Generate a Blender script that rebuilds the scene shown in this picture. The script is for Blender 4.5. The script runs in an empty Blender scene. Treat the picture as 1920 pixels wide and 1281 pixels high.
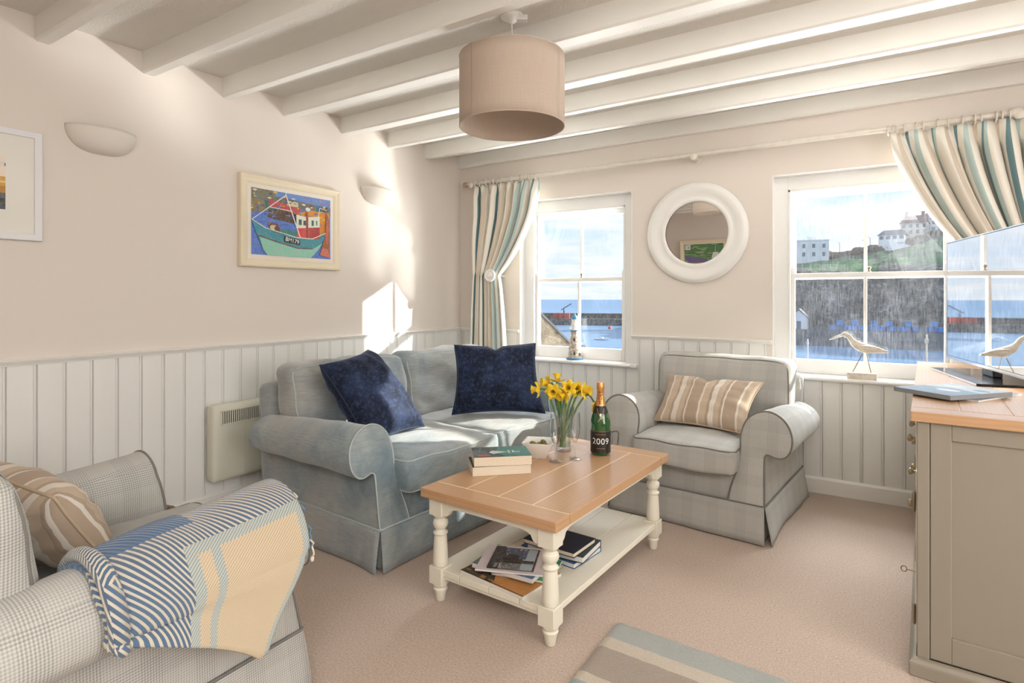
import bpy, bmesh, math, random
from mathutils import Vector, Matrix, noise
random.seed(7)
PI = math.pi
C = bpy.context.scene.collection

# ------------------------------------------------------------------ camera, world, sun, fill, exposure
cam_d = bpy.data.cameras.new('camera'); cam = bpy.data.objects.new('camera', cam_d); C.objects.link(cam)
cam_d.sensor_width = 36; cam_d.sensor_fit = 'HORIZONTAL'; cam_d.lens = 36*1080/1920
cam_d.shift_y = -83.5/1920; cam_d.clip_start = .05; cam_d.clip_end = 3000
cam.location = (0, 0, 1.12); cam.rotation_euler = (PI/2, 0, math.radians(32.6))
bpy.context.scene.camera = cam
vs = bpy.context.scene.view_settings
vs.view_transform = 'Standard'; vs.look = 'None'; vs.gamma = 1; vs.use_curve_mapping = False; vs.exposure = 0.18

def new_light(name, kind, energy, loc, color=(1, 1, 1), target=None, size=None, size_y=None, radius=None, angle=None):
    l = bpy.data.lights.new(name, kind); o = bpy.data.objects.new(name, l); C.objects.link(o)
    l.energy = energy; l.color = color; o.location = loc
    if target is not None:
        o.rotation_euler = (Vector(target)-Vector(loc)).to_track_quat('-Z', 'Y').to_euler()
    if kind == 'AREA':
        l.shape = 'RECTANGLE'; l.size = size; l.size_y = size_y or size
    if radius is not None: l.shadow_soft_size = radius
    if angle is not None: l.angle = angle
    return o
SUN = Vector((-1, -.895, -.465)).normalized()
new_light('sun', 'SUN', 9.0, (20, 20, 15), (1.0, .93, .82), target=Vector((20, 20, 15))+SUN, angle=math.radians(.7))
# two added area fills outside the windows, below and above the sightline, boost daylight
# the low sun's glitter off the harbour, coming up through the windows
gl_ = new_light('water_glitter', 'SPOT', 20000, (17.6, 20.1, -7.2), (1.0, .97, .93), target=(-.6, 3.85, 1.25), radius=.9)
gl_.data.spot_size = math.radians(16); gl_.data.spot_blend = .3
new_light('rear_fill', 'AREA', 24, (.2, -.9, 2.12), (1.0, .97, .93), target=(.2, -.9, 0), size=1.2, size_y=.8)  # added fill, lifts the rear wall that the mirror shows
new_light('low_window_fill', 'AREA', 1250, (-.6, 6.2, -.9), (1.0, .98, .95), target=(-1.2, 2.6, 2.2), size=5.0, size_y=1.6)  # added low fill, out of sight, for light thrown up from outside
new_light('high_window_fill', 'AREA', 860, (-.4, 6.6, 4.2), (.93, .96, 1.0), target=(-1.0, 2.4, .5), size=5.0, size_y=2.2)  # added high fill, out of sight, for extra skylight
# added area fills out of view, brightening the room and the left wall
new_light('room_fill', 'AREA', 48, (.9, -.2, 2.12), (1.0, .99, .97), target=(-.9, 1.6, .7), size=2.6, size_y=1.6)
new_light('side_fill', 'AREA', 48, (2.6, .9, 1.3), (1.0, .99, .97), target=(-1.4, 2.0, 1.0), size=1.6, size_y=1.6)

# ------------------------------------------------------------------ node helper
class NT:
    def __init__(s, tree): s.t = tree; s.n = tree.nodes; s.l = tree.links
    def node(s, typ, ins=None, **props):
        n = s.n.new(typ)
        for k, v in props.items(): setattr(n, k, v)
        for k, v in (ins or {}).items(): s.put(n, k, v)
        return n
    def put(s, n, k, v):
        sock = n.inputs[k]
        if isinstance(v, bpy.types.NodeSocket): s.l.new(v, sock)
        else:
            if sock.type == 'RGBA' and not isinstance(v, (int, float)) and len(v) == 3: v = (*v, 1)
            sock.default_value = v
    def m(s, op, a, b=0.0, c=0.0):
        n = s.node('ShaderNodeMath', operation=op)
        s.put(n, 0, a); s.put(n, 1, b)
        if op in ('MULTIPLY_ADD', 'SMOOTH_MIN', 'COMPARE'): s.put(n, 2, c)
        return n.outputs[0]
    def mix(s, fac, a, b, mode='MIX'):
        n = s.node('ShaderNodeMix', data_type='RGBA', blend_type=mode)
        s.put(n, 0, fac); s.put(n, 6, a); s.put(n, 7, b)
        return n.outputs[2]
    def noise(s, vec, scale, detail=3, rough=.5, dist=0):
        n = s.node('ShaderNodeTexNoise', {'Scale': scale, 'Detail': detail, 'Roughness': rough, 'Distortion': dist})
        if vec is not None: s.put(n, 'Vector', vec)
        return n.outputs['Fac']
    def ramp(s, fac, stops, interp='LINEAR'):
        n = s.node('ShaderNodeValToRGB'); cr = n.color_ramp; cr.interpolation = interp
        while len(cr.elements) < len(stops): cr.elements.new(.5)
        for e, (p, c) in zip(cr.elements, stops):
            e.position = p; e.color = (*c, 1) if not isinstance(c, (int, float)) else (c, c, c, 1)
        s.put(n, 0, fac); return n.outputs[0]
    def tc(s, which='Object'): return s.node('ShaderNodeTexCoord').outputs[which]
    def mapv(s, vec, scale=(1, 1, 1), rot=(0, 0, 0), loc=(0, 0, 0)):
        return s.node('ShaderNodeMapping', {'Vector': vec, 'Scale': scale, 'Rotation': rot, 'Location': loc}).outputs[0]
    def sep(s, vec): n = s.node('ShaderNodeSeparateXYZ', {0: vec}); return n.outputs[0], n.outputs[1], n.outputs[2]
    def bump(s, h, strength=.3, dist=.01):
        return s.node('ShaderNodeBump', {'Height': h, 'Strength': strength, 'Distance': dist}).outputs[0]

def srgb(r, g, b):
    f = lambda c: (c/255)/12.92 if c/255 <= .04045 else (((c/255)+.055)/1.055)**2.4
    return (f(r), f(g), f(b))
MATS = {}
def material(name, fn):
    if name in MATS: return MATS[name]
    m = bpy.data.materials.new(name); m.use_nodes = True
    t = NT(m.node_tree); bs = m.node_tree.nodes['Principled BSDF']
    fn(t, bs); MATS[name] = m; return m
def plain(name, col, rough=.5, var=.06, vscale=6, bump=0, bscale=200, bdist=.002, metal=0, spec=.5, sheen=0, coat=0):
    def f(t, b):
        o = t.tc('Object')
        n = t.noise(o, vscale, 3)
        c = t.mix(n, tuple(x*(1-var) for x in col), tuple(min(1, x*(1+var)) for x in col))
        t.put(b, 'Base Color', c); t.put(b, 'Roughness', rough); t.put(b, 'Metallic', metal); t.put(b, 'Specular IOR Level', spec)
        if sheen: t.put(b, 'Sheen Weight', sheen); t.put(b, 'Sheen Roughness', .4)
        if coat: t.put(b, 'Coat Weight', coat)
        if bump: t.put(b, 'Normal', t.bump(t.noise(o, bscale, 2), bump, bdist))
    return material(name, f)

M_wall = plain('beige_wall_paint', (.745, .672, .605), .75, .015, 3, .12, 90, .002)
M_ceil = plain('ceiling_plaster', (.76, .73, .68), .85, .02, 3, .6, 110, .006)
M_beam = plain('beam_cream_paint', (.83, .805, .755), .5, .03, 4, .25, 30, .004)
M_white = plain('white_wood_paint', (.83, .81, .77), .4, .015, 4, .05, 60, .001)
M_panel = plain('panelling_paint', (.80, .785, .75), .42, .015, 4, .05, 60, .001)
M_gloss = plain('window_gloss_paint', (.86, .845, .82), .3, .01, 4, .05, 50, .001)
M_cream = plain('cream_furniture_paint', (.77, .72, .60), .45, .02, 5, .04, 60, .001)
M_taupe = plain('taupe_furniture_paint', (.29, .25, .195), .5, .03, 5, .04, 60, .001)
M_pole = plain('limewashed_wood', (.72, .66, .58), .5, .12, 30, .1, 80, .001)
M_brown = plain('raw_turned_wood', (.42, .30, .21), .6, .15, 20)
M_metal = plain('antique_brass', (.35, .29, .2), .35, .1, 20, metal=1)
M_chrome = plain('chrome', (.75, .75, .76), .15, .02, 20, metal=1)
M_black = plain('black_plastic', (.01, .01, .012), .15, .05, 5)
M_cer = plain('white_ceramic', (.82, .79, .74), .2, .01, 5)
M_page = plain('page_edges', (.72, .62, .48), .8, .1, 300)
M_plaster = plain('plaster_sconce', (.74, .68, .61), .8, .02, 8)
M_heat = plain('heater_enamel', (.66, .64, .53), .4, .02, 5)
M_dark = plain('dark_slot', (.05, .05, .045), .7)
M_pipe_s = plain('sofa_piping', srgb(176, 184, 184), .8, .08, 60)
M_pipe_c = plain('chair_piping', srgb(122, 118, 112), .85, .08, 60)
M_stem = plain('daffodil_stem', (.10, .20, .03), .45, .25, 30)
M_petal = plain('daffodil_petal', (.86, .62, .035), .5, .1, 60, sheen=.2)
M_trump = plain('daffodil_trumpet', (.85, .56, .02), .5, .15, 60)
M_green_b = plain('bottle_green_glass', (.006, .075, .01), .05, .1, 5, coat=1)
M_foil = plain('gold_foil', (.72, .36, .13), .38, .15, 80, metal=.75, bump=.4, bscale=120, bdist=.002)
M_blacklab = plain('black_label', (.012, .010, .010), .4)
M_goldink = plain('gold_ink', (.65, .42, .18), .4, metal=.6)
M_whiteink = plain('white_ink', (.85, .83, .8), .6)
M_olive = plain('green_olive', (.16, .14, .02), .3, .3, 80)
M_wicker = plain('wicker', (.30, .19, .11), .8, .4, 120, .8, 150, .01)
M_tassel = plain('tassel_yarn', (.72, .66, .54), .9, .1, 60)
M_tassel_b = plain('blue_tassel_yarn', srgb(110, 140, 165), .9, .2, 60)

def f_mirror(t, b):
    t.put(b, 'Base Color', (.9, .9, .9)); t.put(b, 'Metallic', 1.0); t.put(b, 'Roughness', .01)
M_mirror = material('mirror_glass', f_mirror)
def glass(name, tint, ior=1.45, boost=1.0, dirt=0, rim=None):
    def f(t, b):
        n = t.n; out = [x for x in n if x.type == 'OUTPUT_MATERIAL'][0]; n.remove(b)
        tr = t.node('ShaderNodeBsdfTransparent', {0: tint}); gl = t.node('ShaderNodeBsdfGlossy', {0: (1, 1, 1), 'Roughness': .01})
        f0 = ((ior-1)/(ior+1))**2   # Schlick reflectance, the same from either side of the sheet
        fc = t.node('ShaderNodeLayerWeight', {'Blend': .5}).outputs['Facing']
        fr = t.m('MULTIPLY', t.m('ADD', f0, t.m('MULTIPLY', t.m('POWER', fc, 5.0), 1-f0)), boost)
        mx = t.node('ShaderNodeMixShader', {0: fr, 1: tr.outputs[0], 2: gl.outputs[0]})
        res = mx.outputs[0]
        if rim: t.put(tr, 0, t.mix(t.m('POWER', fc, 2.5), tint, rim))
        if dirt:
            o = t.tc('Object')
            st = t.noise(t.mapv(o, (170, 170, 16)), 1, 5, .7)
            bl = t.noise(o, 3.5, 3)
            k = t.m('MULTIPLY', t.m('MULTIPLY', t.ramp(st, [(.35, 0.0), (.8, 1.0)]), t.ramp(bl, [(.35, .3), (.75, 1.0)])), dirt)
            df = t.node('ShaderNodeBsdfTranslucent', {0: (.9, .93, 1)})
            m2 = t.node('ShaderNodeMixShader', {0: k, 1: res, 2: df.outputs[0]}); res = m2.outputs[0]
        t.l.new(res, out.inputs[0])
    return material(name, f)
M_pane = glass('window_glass', (.97, .985, .99), 1.4, .8, .02)
M_panesalt = glass('salty_window_glass', (.96, .98, .99), 1.4, .8, .04)
M_glass = glass('clear_drinking_glass', (.96, .975, .975), 1.5, 1.6, 0, (.42, .47, .50))

def f_carpet(t, b):
    o = t.tc('Object')
    a = t.noise(o, 2.2, 4); f = t.noise(o, 150, 4, .75); g = t.noise(o, 30, 3)
    c = t.mix(a, (.57, .41, .30), (.65, .475, .35))
    c = t.mix(t.ramp(f, [(.3, 0.0), (.7, 1.0)]), t.mix(.62, (.0, .0, .0), c), t.mix(.22, c, (1, 1, 1)))
    c = t.mix(t.m('MULTIPLY', g, .25), c, (.52, .37, .275))
    t.put(b, 'Base Color', c); t.put(b, 'Roughness', 1.0); t.put(b, 'Specular IOR Level', .1); t.put(b, 'Sheen Weight', .2)
    t.put(b, 'Normal', t.bump(t.m('ADD', f, t.m('MULTIPLY', g, .4)), .7, .006))
M_carpet = material('beige_carpet', f_carpet)
def f_oak(t, b):
    o = t.tc('UV')
    w = t.node('ShaderNodeTexWave', {'Vector': t.mapv(o, (1, .12, 1)), 'Scale': 22, 'Distortion': 7, 'Detail': 3, 'Detail Scale': .8}, bands_direction='X').outputs['Fac']
    g = t.noise(t.mapv(o, (260, 9, 1)), 1, 3, .6)
    rnd = t.node('ShaderNodeObjectInfo').outputs['Random']
    c = t.mix(t.m('MULTIPLY', w, .45), (.53, .30, .155), (.40, .21, .10))
    c = t.mix(t.m('MULTIPLY', g, .5), c, (.62, .39, .22))
    c = t.mix(t.m('MULTIPLY', rnd, .2), c, (.62, .38, .20))
    t.put(b, 'Base Color', c); t.put(b, 'Roughness', .33); t.put(b, 'Coat Weight', .25); t.put(b, 'Coat Roughness', .25)
    t.put(b, 'Normal', t.bump(g, .08, .002))
M_oak = material('oiled_oak', f_oak)
M_joint = plain('pale_joint_filler', (.82, .66, .47), .5)

def f_check(t, b):
    u, v, _ = t.sep(t.tc('UV'))
    fr = lambda x, p, off=0: t.m('FRACT', t.m('ADD', t.m('DIVIDE', x, p), off))
    lt = lambda x, k: t.m('LESS_THAN', x, k)
    fu, fv = lt(fr(u, .0062), .5), lt(fr(v, .0062), .5)
    bu, bv = lt(fr(u, .125), .42), lt(fr(v, .125), .42)
    pu = t.m('MULTIPLY', fu, t.m('ADD', t.m('MULTIPLY', bu, .22), .34))
    pv = t.m('MULTIPLY', fv, t.m('ADD', t.m('MULTIPLY', bv, .22), .34))
    p = t.m('MINIMUM', t.m('ADD', pu, pv), 1.0)
    thin = t.m('MAXIMUM', lt(fr(u, .125, .25), .025), lt(fr(v, .125, .25), .025))
    n = t.noise(t.tc('Object'), 5, 3)
    base = t.mix(n, srgb(205, 202, 194), srgb(191, 189, 184))
    c = t.mix(t.m('MULTIPLY', p, .68), base, srgb(112, 112, 110))
    c = t.mix(t.m('MULTIPLY', thin, .08), c, srgb(120, 140, 150))
    t.put(b, 'Base Color', c); t.put(b, 'Roughness', .9); t.put(b, 'Specular IOR Level', .2); t.put(b, 'Sheen Weight', .15)
    t.put(b, 'Normal', t.bump(t.m('ADD', fu, fv), .12, .001))
M_check = material('grey_check_cloth', f_check)
def f_denim(t, b):
    o = t.tc('Object')
    a = t.noise(o, 5, 5, .65, .6); s = t.noise(t.mapv(t.tc('UV'), (14, 170, 1)), 1, 4, .6); k = t.noise(o, 1.8, 2)
    c = t.mix(t.ramp(a, [(.32, 0.0), (.68, 1.0)]), srgb(102, 122, 132), srgb(164, 172, 170))
    c = t.mix(t.m('MULTIPLY', t.ramp(k, [(.40, 0.0), (.60, 1.0)]), .65), c, srgb(180, 170, 158))
    c = t.mix(t.m('MULTIPLY', t.ramp(s, [(.35, 0.0), (.75, 1.0)]), .5), c, srgb(98, 118, 132))
    t.put(b, 'Base Color', c); t.put(b, 'Roughness', .85); t.put(b, 'Specular IOR Level', .2); t.put(b, 'Sheen Weight', .45); t.put(b, 'Sheen Roughness', .5)
    t.put(b, 'Normal', t.bump(t.m('ADD', s, a), .35, .006))
M_denim = material('faded_blue_velour', f_denim)
def f_navy(t, b):
    o = t.tc('Object')
    a = t.noise(o, 9, 4, .6, .4); f = t.noise(o, 55, 4, .7)
    c = t.mix(t.ramp(a, [(.38, 0.0), (.7, 1.0)]), srgb(17, 23, 42), srgb(42, 56, 86))
    c = t.mix(t.m('MULTIPLY', t.ramp(f, [(.5, 0.0), (.8, 1.0)]), .6), c, srgb(84, 100, 134))
    t.put(b, 'Base Color', c); t.put(b, 'Roughness', .75); t.put(b, 'Specular IOR Level', .25)
    t.put(b, 'Sheen Weight', .35); t.put(b, 'Sheen Roughness', .35); t.put(b, 'Sheen Tint', srgb(150, 168, 205))
    t.put(b, 'Normal', t.bump(f, .25, .004))
M_navy = material('navy_crushed_velvet', f_navy)
def stripe_mat(name, stops, period, rough=.85, weave=500, off=0.0):
    def f(t, b):
        u, v, _ = t.sep(t.tc('UV'))
        x = t.m('FRACT', t.m('ADD', t.m('DIVIDE', u, period), off))
        c = t.ramp(x, stops, 'CONSTANT')
        n = t.noise(t.mapv(t.tc('UV'), (weave, weave*.2, 1)), 1, 2)
        c = t.mix(t.m('MULTIPLY', n, .18), c, (.25, .2, .16))
        t.put(b, 'Base Color', c); t.put(b, 'Roughness', rough); t.put(b, 'Specular IOR Level', .15); t.put(b, 'Sheen Weight', .1)
        t.put(b, 'Normal', t.bump(n, .1, .002))
    return material(name, f)
cr, tl, aq, bg = srgb(236, 230, 218), srgb(104, 138, 146), srgb(182, 202, 198), srgb(208, 194, 176)
M_curtain = stripe_mat('striped_curtain_cloth', [(0, cr), (.12, bg), (.19, cr), (.31, tl), (.38, cr), (.50, aq), (.58, cr), (.67, bg), (.77, cr), (.86, tl), (.895, aq), (.95, cr)], .62, .55)
b1, b2, b3 = srgb(176, 156, 136), srgb(222, 212, 200), srgb(196, 176, 154)
M_striped = stripe_mat('taupe_striped_linen', [(0, b1), (.22, b2), (.27, b3), (.45, b1), (.52, b2), (.66, b3), (.80, b1), (.86, b2), (.9, b1)], .21)

def f_throw(t, b):
    u, v, _ = t.sep(t.tc('UV'))     # u: metres from the front end, v: metres down from the top of the arm
    w = t.m('MULTIPLY', t.m('SINE', t.m('MULTIPLY', u, 22.0)), .010)
    d = t.m('FRACT', t.m('DIVIDE', t.m('ADD', t.m('ADD', u, t.m('MULTIPLY', v, .62)), w), .0120))
    st = t.m('LESS_THAN', d, .42)
    rib = t.m('ABSOLUTE', t.m('SUBTRACT', d, .5))
    blue = t.mix(st, srgb(82, 108, 138), srgb(206, 198, 180))
    fd = t.m('FRACT', t.m('DIVIDE', t.m('ADD', t.m('MULTIPLY', u, -.8), v), .0075))
    cream = t.mix(t.m('LESS_THAN', fd, .4), srgb(190, 169, 140), srgb(212, 195, 168))
    pale = t.mix(t.m('LESS_THAN', fd, .5), srgb(196, 192, 176), srgb(138, 158, 166))
    inside = t.m('MULTIPLY', t.m('GREATER_THAN', v, .105), t.m('LESS_THAN', u, .30))
    edge = t.m('MAXIMUM', t.m('LESS_THAN', v, .13), t.m('MAXIMUM', t.m('GREATER_THAN', u, .275), t.m('LESS_THAN', u, .02)))
    band = t.m('MULTIPLY', t.m('GREATER_THAN', u, .222), t.m('LESS_THAN', u, .245))
    c = t.mix(t.m('MAXIMUM', edge, band), cream, pale)
    solidb = t.m('MULTIPLY', t.m('LESS_THAN', v, .055), t.m('GREATER_THAN', u, .25))
    blue = t.mix(solidb, blue, srgb(70, 104, 142))
    c = t.mix(inside, blue, c)
    n = t.noise(t.tc('Object'), 200, 3)
    c = t.mix(t.m('MULTIPLY', n, .2), c, (.3, .27, .22))
    t.put(b, 'Base Color', c); t.put(b, 'Roughness', .95); t.put(b, 'Specular IOR Level', .1); t.put(b, 'Sheen Weight', .3)
    t.put(b, 'Normal', t.bump(t.m('ADD', t.m('MULTIPLY', rib, t.m('SUBTRACT', 1.0, inside)), t.m('MULTIPLY', fd, .3)), .7, .006))
M_throw = material('blue_and_cream_wool', f_throw)
def f_rug(t, b):
    o = t.tc('Object'); u, v, _ = t.sep(t.tc('UV'))
    c = t.ramp(v, [(0, srgb(190, 172, 150)), (.0, srgb(190, 172, 150))], 'CONSTANT')
    c = t.ramp(v, [(0, srgb(182, 184, 176)), (.052, srgb(222, 206, 184)), (.082, srgb(178, 160, 142)), (.152, srgb(222, 206, 184)), (.168, srgb(168, 182, 184)), (.25, srgb(222, 206, 184)), (.28, srgb(178, 160, 142)), (.42, srgb(222, 206, 184)), (.45, srgb(182, 184, 176)), (.6, srgb(178, 160, 142))], 'CONSTANT')
    f = t.noise(o, 170, 4, .7)
    c = t.mix(t.m('MULTIPLY', t.ramp(f, [(.35, 0.0), (.7, 1.0)]), .35), c, t.mix(.5, c, (.0, .0, .0)))
    t.put(b, 'Base Color', c); t.put(b, 'Roughness', 1); t.put(b, 'Specular IOR Level', .1); t.put(b, 'Sheen Weight', .4)
    t.put(b, 'Normal', t.bump(f, .9, .01))
M_rug = material('carved_wool_rug', f_rug)
def f_shade(t, b):
    o = t.tc('UV')
    n = t.noise(t.mapv(o, (10, 300, 1)), 1, 4, .7); k = t.noise(t.mapv(o, (300, 12, 1)), 1, 2)
    c = t.mix(t.m('MULTIPLY', t.m('ADD', n, k), .5), srgb(172, 154, 138), srgb(202, 184, 168))
    t.put(b, 'Base Color', c); t.put(b, 'Roughness', .9)
    t.put(b, 'Normal', t.bump(n, .1, .001))
M_shade = material('linen_lampshade_cloth', f_shade)
def f_vcol(t, b):
    a = t.node('ShaderNodeAttribute', attribute_name='Col').outputs['Color']
    n = t.noise(t.tc('Object'), 45, 4, .7, 1.5)
    c = t.mix(t.m('MULTIPLY', t.ramp(n, [(.4, 0.0), (.75, 1.0)]), .3), a, t.mix(.5, a, (.9, .85, .6)))
    t.put(b, 'Base Color', c); t.put(b, 'Roughness', .5)
M_art = material('painted_print', f_vcol)
def f_tex(name, c1, c2, scale, rough=.8, bs=.5, bd=.01, c3=None):
    def f(t, b):
        o = t.tc('Object'); n = t.noise(o, scale, 5, .65); k = t.noise(o, scale*4, 4, .6)
        c = t.mix(t.ramp(n, [(.35, 0.0), (.65, 1.0)]), c1, c2)
        if c3: c = t.mix(t.ramp(k, [(.5, 0.0), (.65, 1.0)]), c, c3)
        t.put(b, 'Base Color', c); t.put(b, 'Roughness', rough); t.put(b, 'Normal', t.bump(t.m('ADD', n, k), bs, bd))
    return material(name, f)
M_drift = f_tex('limed_driftwood', srgb(206, 192, 174), srgb(232, 224, 212), 30, .7, .3, .003)
M_rope = f_tex('weathered_tower_wood', srgb(150, 122, 92), srgb(236, 230, 218), 55, .8, .6, .006)
M_bluep = plain('sea_blue_paint', srgb(70, 132, 170), .45, .1, 40)

# ------------------------------------------------------------------ geometry helper
class G:
    def __init__(s): s.bm = bmesh.new(); s.mi = 0; s.uv = {}
    def face(s, vs, uvs=None):
        try: f = s.bm.faces.new(vs)
        except ValueError: return None
        f.material_index = s.mi
        if uvs: s.uv[f] = uvs
        return f
    def box(s, x0, x1, y0, y1, z0, z1, M=None):
        v = [s.bm.verts.new((x, y, z)) for x in (x0, x1) for y in (y0, y1) for z in (z0, z1)]
        if M is not None:
            for a in v: a.co = M @ a.co
        for q in ((0, 1, 3, 2), (4, 6, 7, 5), (0, 4, 5, 1), (2, 3, 7, 6), (0, 2, 6, 4), (1, 5, 7, 3)): s.face([v[i] for i in q])
        return s
    def loft(s, rings, closed_u=True, caps=True, uvf=None):
        R = [[s.bm.verts.new(p) for p in r] for r in rings]
        n = len(R[0])
        for i in range(len(R)-1):
            for j in range(n if closed_u else n-1):
                k = (j+1) % n
                s.face([R[i][j], R[i][k], R[i+1][k], R[i+1][j]],
                       [uvf(i, j), uvf(i, j+1), uvf(i+1, j+1), uvf(i+1, j)] if uvf else None)
        if caps and closed_u:
            s.face(list(reversed(R[0]))); s.face(R[-1])
        return s
    def lathe(s, prof, c=(0, 0, 0), n=32, M=None, caps=True):
        rings = []
        for r, z in prof:
            rg = [Vector((c[0]+r*math.cos(2*PI*k/n), c[1]+r*math.sin(2*PI*k/n), c[2]+z)) for k in range(n)]
            if M is not None: rg = [M @ p for p in rg]
            rings.append(rg)
        return s.loft(rings, True, caps)
    def tube(s, pts, r, n=8, closed=False, rf=None):
        pts = [Vector(p) for p in pts]; m = len(pts); rings = []; up = None
        for i, p in enumerate(pts):
            a = pts[(i-1) % m] if closed or i > 0 else p; b = pts[(i+1) % m] if closed or i < m-1 else p
            t = (b-a).normalized() if (b-a).length > 1e-9 else Vector((0, 0, 1))
            if up is None: up = Vector((0, 0, 1)) if abs(t.z) < .9 else Vector((1, 0, 0))
            x = t.cross(up)
            if x.length < 1e-4: x = t.orthogonal()
            x.normalize(); y = x.cross(t).normalized(); up = y
            rr = rf(i/(m-1)) if rf else r
            rings.append([p+x*rr*math.cos(2*PI*k/n)+y*rr*math.sin(2*PI*k/n) for k in range(n)])
        if closed: rings.append(rings[0]); return s.loft(rings, True, False)
        return s.loft(rings, True, True)
    def prism(s, poly, axis, a, b, M=None):
        def P(p, w):
            q = {'x': (w, p[0], p[1]), 'y': (p[0], w, p[1]), 'z': (p[0], p[1], w)}[axis]
            q = Vector(q); return M @ q if M is not None else q
        return s.loft([[P(p, a) for p in poly], [P(p, b) for p in poly]], True, True)
    def sphere(s, c, r, n=12, sc=(1, 1, 1)):
        prof = [(max(1e-4, r*math.sin(PI*i/n)), -r*math.cos(PI*i/n)) for i in range(n+1)]
        M = Matrix.Translation(c) @ Matrix.Diagonal((*sc, 1))
        return s.lathe(prof, (0, 0, 0), n*2, M, True)
    def grid(s, fn, nu, nv, uvf=None, flip=False):
        V = [[s.bm.verts.new(fn(i/nu, j/nv)) for j in range(nv+1)] for i in range(nu+1)]
        for i in range(nu):
            for j in range(nv):
                q = [(i, j), (i+1, j), (i+1, j+1), (i, j+1)]
                if flip: q.reverse()
                s.face([V[a][b] for a, b in q], [uvf(a/nu, b/nv) for a, b in q] if uvf else None)
        return V
    def build(s, name, mats, parent=None, smooth=35, bevel=0, bseg=2, weld=False, solid=0, fixn=True):
        if weld: bmesh.ops.remove_doubles(s.bm, verts=s.bm.verts, dist=1e-5)
        if fixn: bmesh.ops.recalc_face_normals(s.bm, faces=s.bm.faces)
        lay = s.bm.loops.layers.uv.new('UVMap')
        for f in s.bm.faces:
            u = s.uv.get(f)
            if u and not fixn:
                for l, w in zip(f.loops, u): l[lay].uv = w
            elif u:
                m = {}
                # loops may have been reversed by the normal fix: match by vertex order
                vs0 = s.uv_v.get(f) if hasattr(s, 'uv_v') else None
                for l, w in zip(f.loops, u): l[lay].uv = w
            else:
                n = f.normal; a = max(range(3), key=lambda k: abs(n[k])); i, j = [(1, 2), (0, 2), (0, 1)][a]
                for l in f.loops: l[lay].uv = (l.vert.co[i], l.vert.co[j])
        me = bpy.data.meshes.new(name); s.bm.to_mesh(me); s.bm.free()
        for m in (mats if isinstance(mats, (list, tuple)) else [mats]): me.materials.append(m)
        if smooth:
            me.shade_smooth()
            me.set_sharp_from_angle(angle=math.radians(smooth))
        o = bpy.data.objects.new(name, me); C.objects.link(o)
        if parent is not None: o.parent = parent
        if bevel:
            b = o.modifiers.new('bevel', 'BEVEL'); b.width = bevel; b.segments = bseg; b.limit_method = 'ANGLE'; b.angle_limit = math.radians(40)
        if solid:
            b = o.modifiers.new('solid', 'SOLIDIFY'); b.thickness = solid; b.offset = 0
        return o
def struct(o): o['kind'] = 'structure'; return o
def tag(o, label, cat, group=None, kind=None):
    o['label'] = label; o['category'] = cat
    if group: o['group'] = group
    if kind: o['kind'] = kind
    return o
def thing(name, label, cat, loc=(0, 0, 0), rotz=0, group=None):
    o = bpy.data.objects.new(name, None); C.objects.link(o); o.empty_display_size = .05
    o.location = loc; o.rotation_euler = (0, 0, rotz)
    return tag(o, label, cat, group)
def share(o, name, parent=None, loc=None, rot=None, scale=None):
    c = o.copy(); C.objects.link(c); c.name = name
    if parent is not None: c.parent = parent
    if loc is not None: c.location = loc
    if rot is not None: c.rotation_euler = rot
    if scale is not None: c.scale = scale
    return c
def copy_tree(o, parent=None):
    c = o.copy(); C.objects.link(c)
    if parent is not None: c.parent = parent
    for ch in list(o.children): copy_tree(ch, c)
    return c
def catmull(pts, n=6, closed=False):
    P = [Vector(p) for p in pts]; out = []; m = len(P)
    for i in range(m if closed else m-1):
        p0 = P[(i-1) % m] if closed or i > 0 else P[i]; p1 = P[i]; p2 = P[(i+1) % m]
        p3 = P[(i+2) % m] if closed or i+2 < m else p2
        for k in range(n):
            t = k/n
            out.append(.5*((2*p1)+(p2-p0)*t+(2*p0-5*p1+4*p2-p3)*t*t+(3*p1-p0-3*p2+p3)*t**3))
    if not closed: out.append(P[-1])
    return out
def text_mesh(body, size, mat, M, parent, name='lettering', extrude=.0002, align='CENTER', spacing=1.0, shear=0, bold=0):
    cu = bpy.data.curves.new('text', 'FONT'); cu.body = body; cu.size = size; cu.extrude = extrude; cu.align_x = align
    cu.align_y = 'CENTER'; cu.space_character = spacing; cu.shear = shear; cu.offset = bold; cu.resolution_u = 3
    t = bpy.data.objects.new('text', cu); C.objects.link(t)
    bpy.context.view_layer.update()
    me = bpy.data.meshes.new_from_object(t.evaluated_get(bpy.context.evaluated_depsgraph_get()))
    bpy.data.objects.remove(t); me.transform(M); me.materials.clear(); me.materials.append(mat)
    o = bpy.data.objects.new(name, me); C.objects.link(o)
    if parent is not None: o.parent = parent
    return o
def art(name, polys, W, H, M, parent, lift=.00004, mat=None):
    """a flat print: coloured shapes in 0..1 coordinates, laid one on the other"""
    bm = bmesh.new(); col = bm.loops.layers.color.new('Col'); lay = bm.loops.layers.uv.new('UVMap')
    for k, (poly, c) in enumerate(polys):
        vs_ = [bm.verts.new(M @ Vector((min(1, max(0, x))*W, min(1, max(0, y))*H, lift*(k+1)))) for x, y in poly]
        try: f = bm.faces.new(vs_)
        except ValueError: continue
        f.normal_update()
        for l in f.loops: l[col] = (*[ (x/255) for x in c], 1); l[lay].uv = (0, 0)
        bmesh.ops.triangulate(bm, faces=[f])
    me = bpy.data.meshes.new(name); bm.to_mesh(me); bm.free(); me.materials.append(mat or M_art)
    o = bpy.data.objects.new(name, me); C.objects.link(o); o.parent = parent
    return o
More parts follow.
